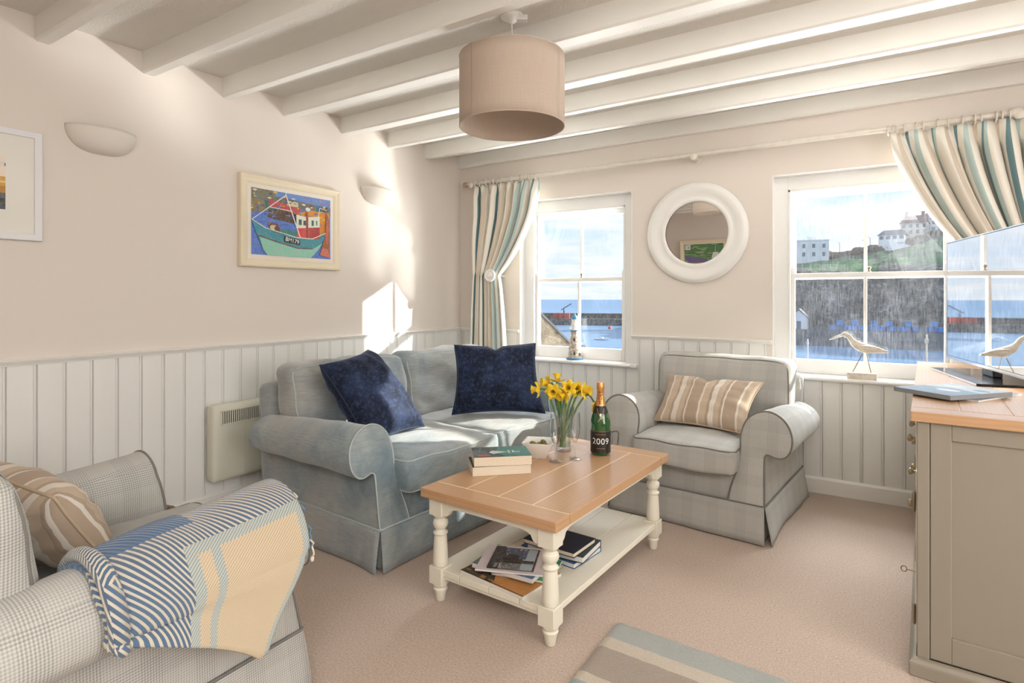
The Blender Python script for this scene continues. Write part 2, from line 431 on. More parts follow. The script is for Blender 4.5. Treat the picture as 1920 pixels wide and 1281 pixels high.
def R4(x0, y0, x1, y1): return [(x0, y0), (x1, y0), (x1, y1), (x0, y1)]
def line(x0, y0, x1, y1, w):
    d = Vector((x1-x0, y1-y0)).normalized(); n = Vector((-d.y, d.x))*w/2
    return [(x0+n.x, y0+n.y), (x0-n.x, y0-n.y), (x1-n.x, y1-n.y), (x1+n.x, y1+n.y)]
def blob(cx, cy, rx, ry, n=12, ph=0): return [(cx+rx*math.cos(2*PI*k/n+ph), cy+ry*math.sin(2*PI*k/n+ph)) for k in range(n)]
def vn(p, s=1.0): return noise.noise(Vector(p)*s)

# ------------------------------------------------------------------ world sky
w = bpy.data.worlds.new('sky'); bpy.context.scene.world = w; w.use_nodes = True
t = NT(w.node_tree); bgn = w.node_tree.nodes['Background']
gv = t.tc('Generated'); gx, gy, gz = t.sep(gv)
el = t.m('MAXIMUM', gz, 0.0)
base = t.ramp(el, [(0, srgb(226, 236, 248)), (.12, srgb(206, 226, 248)), (.35, srgb(160, 198, 240)), (1, srgb(96, 146, 214))])
inv = t.m('DIVIDE', 1.0, t.m('ADD', el, .10))
cv = t.node('ShaderNodeCombineXYZ', {0: t.m('MULTIPLY', gx, inv), 1: t.m('MULTIPLY', gy, inv), 2: t.m('MULTIPLY', el, 6.0)}).outputs[0]
cl = t.noise(cv, 1.05, 7, .58, .25)
cover = t.ramp(cl, [(.40, 0.0), (.60, 1.0)])
sunward = t.node('ShaderNodeVectorMath', {0: gv, 1: tuple(-SUN)}, operation='DOT_PRODUCT').outputs['Value']
sw = t.m('POWER', t.m('MAXIMUM', sunward, 0.0), 6.0)
ccol = t.mix(t.noise(cv, 3.0, 4), srgb(226, 230, 240), (1.0, 1.0, 1.0))
sky = t.mix(cover, base, ccol)
sky = t.mix(t.m('MULTIPLY', sw, .6), sky, (1.25, 1.2, 1.12))
t.put(bgn, 'Color', sky); t.put(bgn, 'Strength', 1.0)

# ================================================================== STRUCTURE
L, B, RX, RY = -2.89, 3.735, 3.2, -1.6
CEIL = 2.26
g = G(); g.box(L, RX, RY, B, -.1, 0); floor = struct(g.build('floor', M_carpet, smooth=0))
W1, W2, W3 = (-2.32, -1.42), (-.544, .40), (1.05, 1.98)
SILL, HEAD = .64, 1.845
g = G(); g.box(L-.2, L, RY-.2, B+.3, -.1, 2.6); wl = struct(g.build('wall_left', M_wall, smooth=0))
g = G()
xs = [L, W1[0], W1[1], W2[0], W2[1], W3[0], W3[1], RX]
for i in range(0, 8, 2): g.box(xs[i], xs[i+1], B, B+.2, -.1, 2.6)
for a in (W1, W2, W3): g.box(a[0], a[1], B, B+.2, -.1, SILL); g.box(a[0], a[1], B, B+.2, HEAD, 2.6)
wb = struct(g.build('wall_back', M_wall, smooth=0))
g = G(); g.box(RX, RX+.2, RY-.2, B+.3, -.1, 2.6); struct(g.build('wall_right', M_wall, smooth=0))
g = G(); g.box(L, RX, RY-.2, RY, -.1, 2.6); struct(g.build('wall_front', M_wall, smooth=0))
g = G(); g.box(L, RX, RY, B, CEIL, 2.6); ceil = struct(g.build('ceiling', M_ceil, smooth=0))
beams = [(-1.30, -1.24), (-.88, -.81), (-.42, -.36), (.08, .135), (.50, .56), (.925, .982), (1.328, 1.388), (1.712, 1.768), (2.072, 2.152), (2.497, 2.585), (2.907, 2.962), (3.292, 3.35), (3.69, 3.735)]
for i, (a, b_) in enumerate(beams):
    g = G(); n = 40
    wob = .0035
    rings = []
    for k in range(n+1):
        x = L+(RX-L)*k/n
        e = [vn((x*1.4, i*7.1, q*3.3))*wob for q in range(4)]
        if k in (0, n): e = [0]*4
        yb = min(b_, 3.735)
        rings.append([(x, a+e[0], CEIL), (x, a+e[0], 2.168+e[1]), (x, a+.008+e[0], 2.16+e[1]), (x, yb-(.008 if yb < 3.7 else 0)+e[2]*(yb < 3.7), 2.16+e[1]), (x, yb+e[2]*(yb < 3.7), 2.168+e[1]), (x, yb, CEIL)])
    g.loft(rings, True, True); g.build('beam', M_beam, ceil, smooth=30)
# skirting boards and dado rails
def board_prof(g, axis, a, b, off, z0, z1, th, sgn):
    """a rail profile swept along an axis; off = wall plane, sgn = direction out of the wall"""
    poly = [(off, z0), (off+sgn*th, z0), (off+sgn*th, z1-.012), (off+sgn*th*.55, z1), (off, z1)]
    if axis == 'y': g.loft([[(p[0], w_, p[1]) for p in poly] for w_ in (a, b)])
    else: g.loft([[(w_, p[0], p[1]) for p in poly] for w_ in (a, b)])
g = G(); board_prof(g, 'y', RY, B, L, 0, .115, .022, 1); struct(g.build('baseboard_left', M_white, smooth=20))
g = G(); board_prof(g, 'x', L, RX, B, 0, .09, .022, -1); struct(g.build('baseboard_back', M_white, smooth=20))
def rail(name, axis, a, b, off, sgn, z=.872):
    g = G(); poly = [(0, z-.026), (.012, z-.026), (.014, z-.018), (.022, z-.012), (.024, z-.004), (.018, z), (0, z)]
    poly = [(off+sgn*p, q) for p, q in poly]
    g.loft([[(p, w_, q) if axis == 'y' else (w_, p, q) for p, q in poly] for w_ in (a, b)])
    return struct(g.build(name, M_white, smooth=50))
rail('trim_1', 'y', RY, B, L, 1)
rail('trim_2', 'x', L, W1[0], B, -1); rail('trim_3', 'x', W1[1], W2[0], B, -1, .862); rail('trim_4', 'x', W2[1], W3[0], B, -1, .862)
# tongue and groove panelling, board by board, each with its bead
def plank_mesh(w_, z0, z1, horiz):
    prof = [(.0008, 0), (.0008, .0045), (.003, .0085), (w_-.0135, .0085), (w_-.0120, .0045), (w_-.0105, .0045), (w_-.0095, .0075), (w_-.006, .0092), (w_-.0025, .0075), (w_-.0012, .004), (w_-.0008, 0)]
    g = G()
    if horiz == 'y': g.loft([[(d, p, z) for p, d in prof] for z in (z0, z1)])
    else: g.loft([[(p, -d, z) for p, d in prof] for z in (z0, z1)])
    return g
PW = .0986
first = None
y = .832-PW*18
while y < B-.01:
    if first is None: first = plank_mesh(PW, .1, .85, 'y').build('plank', M_panel, wl, smooth=40); first.location = (L, y, 0)
    elif y+PW <= B: share(first, 'plank', wl, (L, y, 0))
    else: q = share(first, 'plank', wl, (L, y, 0)); q.scale = (1, (B-y)/PW, 1)
    y += PW
full = plank_mesh(PW, .08, .845, 'x').build('plank', M_panel, wb, smooth=40)
short = plank_mesh(PW, .08, .645, 'x').build('plank', M_panel, wb, smooth=40)
x0 = -.378-PW*26; used = set()
for k in range(60):
    x = x0+k*PW
    if x < L or x > 2.4: continue
    mid = x+PW/2
    under = any(a-.03 < x and x+PW < b_+.05 or a < mid < b_ for a, b_ in (W1, W2, W3))
    p = short if under else full
    if p not in used: used.add(p); p.location = (x, B, 0); continue
    if p is full:
        # keep full-height boards out of the openings
        share(full, 'plank', wb, (x, B, 0))
    else: share(short, 'plank', wb, (x, B, 0))

# ------------------------------------------------------------------ sash windows
def box_part(name, mat, parent, *boxes, bevel=.0015):
    g = G()
    for b_ in boxes: g.box(*b_)
    return g.build(name, mat, parent, smooth=0, bevel=bevel, bseg=1)
def make_window(n, xa, xb, glassmat):
    w_ = bpy.data.objects.new('window_%d' % n, None); C.objects.link(w_); w_['kind'] = 'structure'; w_.location = ((xa+xb)/2, B, SILL)
    ox, oy, oz = w_.location
    def bx(x0, x1, y0, y1, z0, z1): return (x0-ox, x1-ox, y0-oy, y1-oy, z0-oz, z1-oz)
    # painted lining of the reveal
    box_part('lining', M_gloss, w_, bx(xa, xa+.006, B-.002, B+.10, SILL, HEAD), bx(xb-.006, xb, B-.002, B+.10, SILL, HEAD), bx(xa, xb, B-.002, B+.10, HEAD-.006, HEAD))
    fy0, fy1 = B+.07, B+.19
    sl, sr = xa+.078, xb-.078     # sash outer edges
    box_part('frame', M_gloss, w_, bx(xa, sl, fy0, fy1, SILL, HEAD), bx(sr, xb, fy0, fy1, SILL, HEAD), bx(sl, sr, fy0, fy1, HEAD-.085, HEAD), bx(sl, sr, fy0+.02, fy1, SILL, .668))
    box_part('staff_bead', M_gloss, w_, bx(sl, sl+.012, fy0-.004, fy0+.014, SILL, HEAD-.085), bx(sr-.012, sr, fy0-.004, fy0+.014, SILL, HEAD-.085), bx(sl, sr, fy0-.004, fy0+.014, HEAD-.097, HEAD-.085))
    mid = (sl+sr)/2
    def sash(name, y0, z0, z1, bot, top, st=.034):
        y1 = y0+.036; zz0, zz1 = z0+bot, z1-top
        s_ = box_part(name, M_gloss, w_, bx(sl+.002, sl+st, y0, y1, z0, z1), bx(sr-st, sr-.002, y0, y1, z0, z1),
                      bx(sl+st, sr-st, y0, y1, z0, zz0), bx(sl+st, sr-st, y0, y1, zz1, z1), bevel=.003)
        g = G(); bw = .009
        g.box(*bx(mid-bw, mid+bw, y0+.006, y1-.006, zz0, zz1)); g.build('glazing_bar', M_gloss, s_, smooth=0, bevel=.003, bseg=1)
        for a, b_ in ((sl+st, mid-bw), (mid+bw, sr-st)):
            g = G(); g.box(*bx(a-.001, b_+.001, y0+.016, y0+.019, zz0-.001, zz1+.001)); g.build('pane', glassmat, s_, smooth=0)
        return s_
    lower = sash('lower_sash', B+.092, .668, 1.262, .082, .030)
    upper = sash('upper_sash', B+.134, 1.226, HEAD-.084, .034, .045)
    for sx in (sl+.002, sr-.034):
        g = G(); prof = [(0, 0), (.032, 0), (.032, .02), (.024, .05), (.010, .052), (0, .03)]
        g.prism([(sx-ox+p, 1.262-oz+q) for p, q in prof], 'y', B+.094-oy, B+.124-oy); g.build('sash_horn', M_gloss, lower, smooth=0, bevel=.002)
    g = G(); g.lathe([(.011, 0), (.012, .003), (.007, .006), (.005, .014), (.010, .018), (.012, .024), (.007, .031), (.001, .032)], (mid+.018-ox, B+.112-oy, 1.262-oz), 14)
    g.build('catch', M_metal, lower)
    # sill board with a rounded nosing
    g = G(); nose = [(B+.10, .640), (B-.030, .640), (B-.040, .645), (B-.044, .653), (B-.040, .662), (B-.030, .667), (B+.10, .667)]
    g.loft([[(x-ox, p-oy, q-oz) for p, q in nose] for x in (xa+.0, xb-.0)])
    g.box(*bx(xa-.045, xa, B-.040, B, .642, .665)); g.box(*bx(xb, xb+.045, B-.040, B, .642, .665))
    g.build('sill', M_gloss, w_, smooth=50, bevel=.003)
    return w_
make_window(1, *W1, M_pane); make_window(2, *W2, M_panesalt); make_window(3, *W3, M_pane)

# ================================================================== SEATING
ARM = [(.115, .165), (.112, .24), (.108, .31), (.106, .375), (.110, .392), (.124, .398), (.145, .392), (.170, .388), (.194, .397), (.212, .422), (.219, .455), (.216, .495), (.200, .535), (.172, .568), (.135, .588), (.095, .590), (.055, .575), (.022, .545), (.003, .505), (-.004, .46), (-.002, .41), (-.006, .35), (-.018, .29), (-.035, .23), (-.045, .165)]
def arm_top_drop(t_): return 1-.26*t_
def arm_front(z): return .072*min(1, max(0, (z-.165)/.36))
def rounded_box(g, half, r, n, deform, mat_uv=True):
    """surface of a cushion: a rounded box, divided n ways and passed through deform"""
    hx, hy, hz = half; faces = []
    cache = {}
    def vert(p):
        k = tuple(round(c, 5) for c in p)
        if k not in cache:
            q = Vector((p[0]*hx, p[1]*hy, p[2]*hz))
            inn = Vector((max(-(hx-r), min(hx-r, q.x)), max(-(hy-r), min(hy-r, q.y)), max(-(hz-r), min(hz-r, q.z))))
            d = q-inn; d = d.normalized()*r if d.length > 1e-9 else d
            cache[k] = g.bm.verts.new(deform(inn+d, Vector(p)))
        return cache[k]
    def lin(m, h):   # denser near the edges so the rounding shows
        e = [-1+2*i/m for i in range(m+1)]
        return [math.copysign(abs(v)**.75, v) for v in e]
    nx, ny, nz = n
    for ax, (na, nb) in ((0, (ny, nz)), (1, (nx, nz)), (2, (nx, ny))):
        A, Bb = lin(na, 0), lin(nb, 0)
        for sgn in (-1, 1):
            for i in range(na):
                for j in range(nb):
                    q = []
                    for a, b_ in ((A[i], Bb[j]), (A[i+1], Bb[j]), (A[i+1], Bb[j+1]), (A[i], Bb[j+1])):
                        p = [0, 0, 0]; p[ax] = sgn; o = [k for k in range(3) if k != ax]; p[o[0]], p[o[1]] = a, b_
                        q.append(vert(p))
                    if sgn < 0: q.reverse()
                    g.face(q)
def rr_outline(ha, hb, r, n=8):
    out = []
    for cx, cy, a0 in ((ha-r, hb-r, 0), (-(ha-r), hb-r, PI/2), (-(ha-r), -(hb-r), PI), (ha-r, -(hb-r), 1.5*PI)):
        for k in range(n+1): a = a0+PI/2*k/n; out.append((cx+r*math.cos(a), cy+r*math.sin(a)))
    # densify straight runs
    res = []; m = len(out)
    for i in range(m):
        a, b_ = Vector(out[i]), Vector(out[(i+1) % m]); k = max(1, int((b_-a).length/.03))
        for j in range(k): res.append(a.lerp(b_, j/k))
    return res
def make_seat(name, label, cat, loc, rotz, hw, D, n, cloth, pipe, seed, seat_top=.415, back_top=.79, group=None):
    root = thing(name, label, cat, loc, rotz, group)
    S = seed*3.7
    def wr(p, a=.004, s=7): return Vector((vn((p.x+S, p.y, p.z), s), vn((p.x, p.y+S, p.z), s), vn((p.x, p.y, p.z+S), s)))*a
    # arms
    for sg in (-1, 1):
        prof = catmull([(a, z, 0) for a, z in ARM], 3); prof = [(p[0], p[1]) for p in prof]
        ny = 22; rings = []
        def pt(a, z, tt, inset=0, dy=0):
            zz = z
            if z > .40: zz = .40+(z-.40)*arm_top_drop(tt)
            yf = arm_front(z); yb = D-.10
            y_ = yf+(yb-yf)*tt+dy
            p = Vector((sg*(hw-.115+a), y_, zz))
            return p
        cen = (.07, .40)
        for rr, dy in ((.0, -.012), (.5, -.011), (.85, -.007), (.97, -.002)):
            rings.append([pt(cen[0]+(a-cen[0])*rr if z > .36 else (.035+(a-.035)*rr), z if rr > .9 else z+((.46 if z > .38 else z)-z)*(1-rr)*(1 if z > .38 else 0), 0, 0, dy) for a, z in prof])
        rings = rings[2:]
        for k in range(ny+1):
            tt = k/ny
            r_ = []
            for a, z in prof:
                p = pt(a, z, tt); p = p+wr(p, .007 if 0 < k else .0, 6)
                r_.append(p)
            rings.append(r_)
        g = G(); g.loft(rings, True, True); arm = g.build('arm', cloth, root, smooth=60)
        loop = [pt(a, z, 0, 0, -.001) for a, z in prof]
        g = G(); g.tube(loop, .0042, 6); g.build('piping', pipe, arm, smooth=60)
        # seam line across the outside of the arm under the roll
    # carcass: front rail, sides and back
    g = G(); g.box(-(hw-.10), hw-.10, .022, D-.06, .08, .292); g.build('base_rail', cloth, root, smooth=0, bevel=.012, bseg=3)
    for k in range(1, 2): pass
    def bdef(p, q):
        zt = (p.z+.30)/.60
        p = Vector((p.x, p.y+.05*zt, p.z)); return p+wr(p, .006)
    g = G(); M_ = Matrix.Translation((0, D-.09, .42))
    rounded_box(g, (hw+.005, .06, .275), .045, (18, 4, 12), lambda p, q: M_ @ bdef(p, q)); g.build('back_frame', cloth, root, smooth=60)
    # seat cushions
    sw_ = 2*(hw-.118)/n; sd = D-.27; sh = seat_top-.288
    for i in range(n):
        cx = -(hw-.118)+sw_*(i+.5); cz = .288+sh/2; cy = -.045+sd/2+.0
        half = (sw_/2-.003, sd/2, sh/2)
        def dfm(p, q, cx=cx, cz=cz, cy=cy, half=half):
            u, v = p.x/half[0], p.y/half[1]
            bul = max(0, 1-u*u)*max(0, 1-v*v)
            z = p.z+(.020*bul if p.z > 0 else -.0)*abs(p.z)/half[2]
            x = p.x+.006*math.copysign(1, p.x)*max(0, 1-v*v)*(abs(u) > .8)
            y = p.y-(.014*max(0, 1-u*u) if v < -.7 else 0)
            r_ = Vector((x+cx, y+cy, z+cz)); return r_+wr(r_, .010, 9)
        g = G(); rounded_box(g, half, .026, (18, 18, 5), dfm); sc = g.build('seat_cushion', cloth, root, smooth=60)
        for s_ in (-1, 1):
            e = .026*.29
            loop = [dfm(Vector((a.x, a.y, s_*(half[2]-e))), None) for a in rr_outline(half[0]-e, half[1]-e, .028)]
            g = G(); g.tube(loop, .0036, 6, True); g.build('piping', pipe, sc, smooth=60)
    # back cushions
    bw = 2*(hw+.0)/n; bh = back_top-.415
    for i in range(n):
        cx = -hw+bw*(i+.5); cz = .415+bh/2; cy = D-.235
        half = (bw/2-.004, .085, bh/2)
        outer = (-1 if i == 0 else 0, 1 if i == n-1 else 0)
        def dfb(p, q, cx=cx, cz=cz, cy=cy, half=half, outer=outer):
            u, v = p.x/half[0], p.z/half[2]
            bul = max(0, 1-u*u)*max(0, 1-v*v)
            y = p.y+(-.035*bul if p.y < 0 else .01*bul)+.20*(p.z+half[2])*.75-.02
            x = p.x; gz_ = p.z+cz
            # narrower between the arms, full width above them
            k = min(1, max(0, (gz_-.50)/.05)); k = k*k*(3-2*k); cut = .112*(1-k)
            if u < 0 and outer[0]: x = p.x+cut*(-u)
            if u > 0 and outer[1]: x = p.x-cut*u
            if not (abs(outer[0])+abs(outer[1])): pass
            z = p.z*(1-.05*u*u*(p.z > 0)) if n > 1 else p.z*(1-.03*u*u*(p.z > 0))
            r_ = Vector((x+cx, y+cy, z+cz))
            am = .016 if n > 1 else .008
            fold = am*.6*math.sin(v*5+u*6+S)*bul
            if n > 1: fold += .016*bul**.5*(1-min(1, abs(vn((x*2.2+S+z*1.6, z*8-x*3+cx*5, S)))*5))**2
            return r_+wr(r_, am, 8)+Vector((0, fold, 0))
        g = G(); rounded_box(g, half, .05, (22, 6, 20), dfb); bc = g.build('back_cushion', cloth, root, smooth=60)
        for s_ in (-1, 1):
            e = .05*.29
            loop = [dfb(Vector((a.x, s_*(half[1]-e), a.y)), None) for a in rr_outline(half[0]-e, half[2]-e, .055)]
            g = G(); g.tube(loop, .0038, 6, True); g.build('piping', pipe, bc, smooth=60)
    # skirt: four hanging panels with split corners, gathered under a piped seam
    zt = .172
    hx_, y0, y1 = hw+.004, -.004, D-.04
    def panel(a, b_, nrm):
        a, b_ = Vector(a), Vector(b_); nrm = Vector(nrm); N = 30
        g = G(); front = []; 
        def f(u, v):
            p = a.lerp(b_, u); z = zt*(1-v)+.006*v
            fl = .016*v+.012*v*(abs(2*u-1)**6)+.005*v*math.sin(u*9+S)+.003*vn((u*8+S, v*2, nrm.x))
            ext = .008*v*(1 if u > .5 else -1)*(abs(2*u-1) > .9)
            q = p+(b_-a).normalized()*ext
            return Vector((q.x+nrm.x*fl, q.y+nrm.y*fl, z))
        g.grid(f, N, 6); return g.build('skirt', cloth, root, smooth=60, solid=.005)
    e = .004
    panel((-hx_+e, y0, 0), (hx_-e, y0, 0), (0, -1, 0)); panel((hx_, y0+e, 0), (hx_, y1-e, 0), (1, 0, 0))
    panel((-hx_, y1-e, 0), (-hx_, y0+e, 0), (-1, 0, 0)); panel((hx_-e, y1, 0), (-hx_+e, y1, 0), (0, 1, 0))
    loop = []
    for a in rr_outline(hx_+.001, (y1-y0)/2+.001, .012, 4): loop.append((a.x, a.y+(y0+y1)/2, zt+.001))
    g = G(); g.tube(loop, .0042, 6, True); g.build('piping', pipe, root, smooth=60)
    # dark lining behind the pleats, so the split corners read as pleats
    g = G(); g.box(-(hw-.006), hw-.006, .006, D-.05, .012, .165); g.build('lining', cloth, root, smooth=0)
    return root

sofa = make_seat('sofa', 'two-seat roll-arm sofa in faded blue velour along the left wall', 'sofa', (-1.660, 2.415, 0), math.radians(86), .735, .92, 2, M_denim, M_pipe_s, 1, .435, .80)
chair_b = make_seat('armchair', 'grey check armchair between the two windows, holding a striped oblong cushion', 'armchair', (-.818, 2.835, 0), math.radians(-5.2), .378, .84, 1, M_check, M_pipe_c, 2, .412, .79, 'grey check armchairs')
chair_a = make_seat('armchair', 'grey check armchair at front left with a blue and cream throw over its arm', 'armchair', (-1.765, 1.055, 0), math.radians(181), .372, .92, 1, M_check, M_pipe_c, 5, .412, .79, 'grey check armchairs')

# ------------------------------------------------------------------ scatter cushions, defined by their four corners
def pillow(name, label, A, Bc, Cc, Dc, T, mat, pipe=None, seed=0, uvrot=False, wav=.012, notch=0, group=None):
    A, Bc, Cc, Dc = map(Vector, (A, Bc, Cc, Dc)); cen = (A+Bc+Cc+Dc)/4
    nrm = ((Cc-A).cross(Dc-Bc)).normalized()
    if nrm.dot(Vector((0, 0, 1.12))-cen) < 0: nrm = -nrm
    W_, H_ = ((Bc-A).length+(Cc-Dc).length)/2, ((Dc-A).length+(Cc-Bc).length)/2
    root = tag(bpy.data.objects.new(name, None), label, 'cushion', group); C.objects.link(root); root.location = cen
    N = 26; S = seed*5.3
    def surf(u, v, s_):
        a, b_ = 2*u-1, 2*v-1
        pu, pv = a*(1-.10*(1-b_*b_)), b_*(1-.10*(1-a*a))
        if notch and b_ < 0: pv = b_*(1-.075*(1-a*a)-notch*math.exp(-(a/.12)**2)*abs(b_)**3)
        uu, vv = (pu+1)/2, (pv+1)/2
        p = A.lerp(Bc, uu).lerp(Dc.lerp(Cc, uu), vv)-cen
        h = T/2*(max(0, (1-abs(a)**2.2))*max(0, (1-abs(b_)**2.2)))**.42
        cr_ = 1-.0
        h *= (1+.10*vn((a*2+S, b_*2, s_*3)))
        edge = max(abs(a), abs(b_))
        h += wav*vn((a*4+S, b_*4, s_))*min(1, (1-edge)*6)
        h += .004*math.sin((a+b_)*16+S)*max(0, edge-.5)*min(1, (1-edge)*8)
        return p+nrm*(s_*max(h, 0))
    dens = lambda i: .5+.5*math.sin((i/N-.5)*PI)
    g = G()
    uvf = (lambda u, v: (v*H_, u*W_)) if uvrot else (lambda u, v: (u*W_, v*H_))
    for s_ in (1, -1):
        g.grid(lambda u, v: surf(.5+.5*math.sin((u-.5)*PI), .5+.5*math.sin((v-.5)*PI), s_), N, N,
               lambda u, v: uvf(.5+.5*math.sin((u-.5)*PI), .5+.5*math.sin((v-.5)*PI)), s_ < 0)
    cv_ = g.build('cover', mat, root, smooth=70, weld=True, fixn=False)
    ring = []
    for k in range(4):
        for i in range(20):
            q = i/20; u, v = ((q, 0), (1, q), (1-q, 1), (0, 1-q))[k]
            ring.append(surf(u, v, 0))
    g = G(); g.tube(ring, .0045, 6, True); g.build('piping', pipe or mat, root, smooth=70)
    return root
M_pipe_n = plain('navy_piping', srgb(30, 38, 62), .7)
M_pipe_t = plain('taupe_piping', srgb(190, 168, 142), .8)
pillow('scatter_cushion', 'navy velvet cushion slumped against the near arm of the sofa', (-2.215, 1.79, .800), (-2.245, 2.12, .845), (-1.93, 2.20, .470), (-1.90, 1.80, .455), .24, M_navy, M_pipe_n, 1, group='navy velvet cushions')
pillow('scatter_cushion', 'navy velvet cushion upright at the far end of the sofa', (-2.07, 2.62, .842), (-1.70, 2.91, .848), (-1.60, 2.85, .462), (-2.04, 2.56, .455), .20, M_navy, M_pipe_n, 2, notch=.12, group='navy velvet cushions')
pillow('scatter_cushion', 'taupe striped oblong cushion on the armchair between the windows', (-1.045, 3.335, .665), (-.520, 3.27, .668), (-.565, 3.02, .440), (-1.06, 3.10, .440), .13, M_striped, M_pipe_t, 3, notch=.30, group='taupe striped cushions')
pillow('scatter_cushion', 'taupe striped cushion on the front left armchair, in front of its back cushion', (-2.05, .50, .69), (-1.66, .57, .640), (-1.62, .68, .445), (-2.03, .63, .445), .18, M_striped, M_pipe_t, 4, group='taupe striped cushions')

# ------------------------------------------------------------------ throw over the near arm
def make_throw():
    c_, s_ = math.cos(chair_a.rotation_euler.z), math.sin(chair_a.rotation_euler.z)
    root = thing('throw_blanket', 'blue and cream wool throw folded over the arm of the front left armchair', 'throw', (-1.39, .95, .585))
    hw = .372; W2L = Matrix.Translation(-Vector(root.location)) @ (Matrix.Translation(chair_a.location) @ Matrix.Rotation(chair_a.rotation_euler.z, 4, 'Z'))
    over = [(.000, .47), (.000, .50), (.018, .548), (.052, .584), (.095, .603), (.14, .601), (.182, .580), (.214, .541), (.232, .495), (.235, .455)]
    over = [(p[0], p[1]) for p in catmull([(a, z, 0) for a, z in over], 4)]
    arc = [0]
    for i in range(1, len(over)): arc.append(arc[-1]+math.dist(over[i], over[i-1]))
    top_arc = min(range(len(over)), key=lambda i: abs(over[i][0]-.095)); A0 = arc[top_arc]
    def section(y_, lift, zb):
        tt = max(0, min(1, (y_-.05)/(.76-.05)))
        pts = []
        for (a, z), s in zip(over, arc):
            zz = .40+(z-.40)*arm_top_drop(tt)
            nx, nz = a-.107, z-.485; l_ = math.hypot(nx, nz) or 1
            pts.append((a+nx/l_*lift, zz+nz/l_*lift, s-A0))
        a, z, s = pts[-1]; n = 14
        for k in range(1, n+1):
            q = k/n; zz = z+(zb-z)*q
            pts.append((a+.006*math.sin(q*5+y_*9)+.012*q*q, zz, s+(z-zz)))
        return pts
    y0, y1, N = .085, .52, 60
    def layer(lift, zfn, ya, yb, skew):
        secs = []
        for i in range(N+1):
            q = i/N; y_ = ya+(yb-ya)*q
            secs.append((y_, section(y_, lift+.004*math.sin(q*11)*q+.003*vn((q*6, lift*90, 0)), zfn(q))))
        m = len(secs[0][1])
        def fn(u, v):
            i, j = round(u*N), round(v*(m-1)); y_, sec = secs[i]; a, z, s = sec[j]
            dn = max(0, (.47-z))
            yy = y_+skew*dn*(1-u)+.004*math.sin(s*40+u*3)*u
            return W2L @ Vector((-(hw-.115+a), yy, z))
        def uvf(u, v):
            i, j = round(u*N), round(v*(m-1)); return (secs[i][0]-y0, secs[i][1][j][2])
        g = G(); g.grid(fn, N, m-1, uvf)
        return g
    g = layer(.014, lambda q: .262+.175*max(0, (q-.08)/.92)**1.0, y0, y1, .62)
    g.build('blanket', M_throw, root, smooth=80, solid=.012, fixn=False)
    g = layer(.001, lambda q: .285+.155*q, y0-.006, y1+.030, .58)
    g.build('under_fold', M_throw, root, smooth=80, solid=.011, fixn=False)
    # rolled end towards the chair back
    pts = []
    sec = section(y1+.01, .014, .43)
    for a, z, s in sec[8:]: pts.append(W2L @ Vector((-(hw-.115+a), y1+.01, z)))
    g = G(); g.tube(pts, .017, 10, rf=lambda q: .013+.006*math.sin(q*PI)); g.build('fold_edge', M_throw, root, smooth=80)
    # twisted tassels along the front edge
    for i in range(7):
        sec = section(y0-.004, .010, .30); a, z, s = sec[int(14+i*3.2)]
        p = W2L @ Vector((-(hw-.115+a), y0-.010, z)); ln = .05+.02*random.random()
        pts = [p+Vector((.004*math.sin(k*1.3), .010*min(1, k/2), -ln*k/8)) for k in range(9)]
        g = G(); g.tube(pts, .0028, 6, rf=lambda q: .0024+.0008*math.sin(q*30)); g.sphere(pts[-1]+Vector((0, 0, -.004)), .0055, 6, (1, 1, 1.5))
        g.build('tassel', M_tassel_b if i in (4, 5) else M_tassel, root, smooth=60)
make_throw()

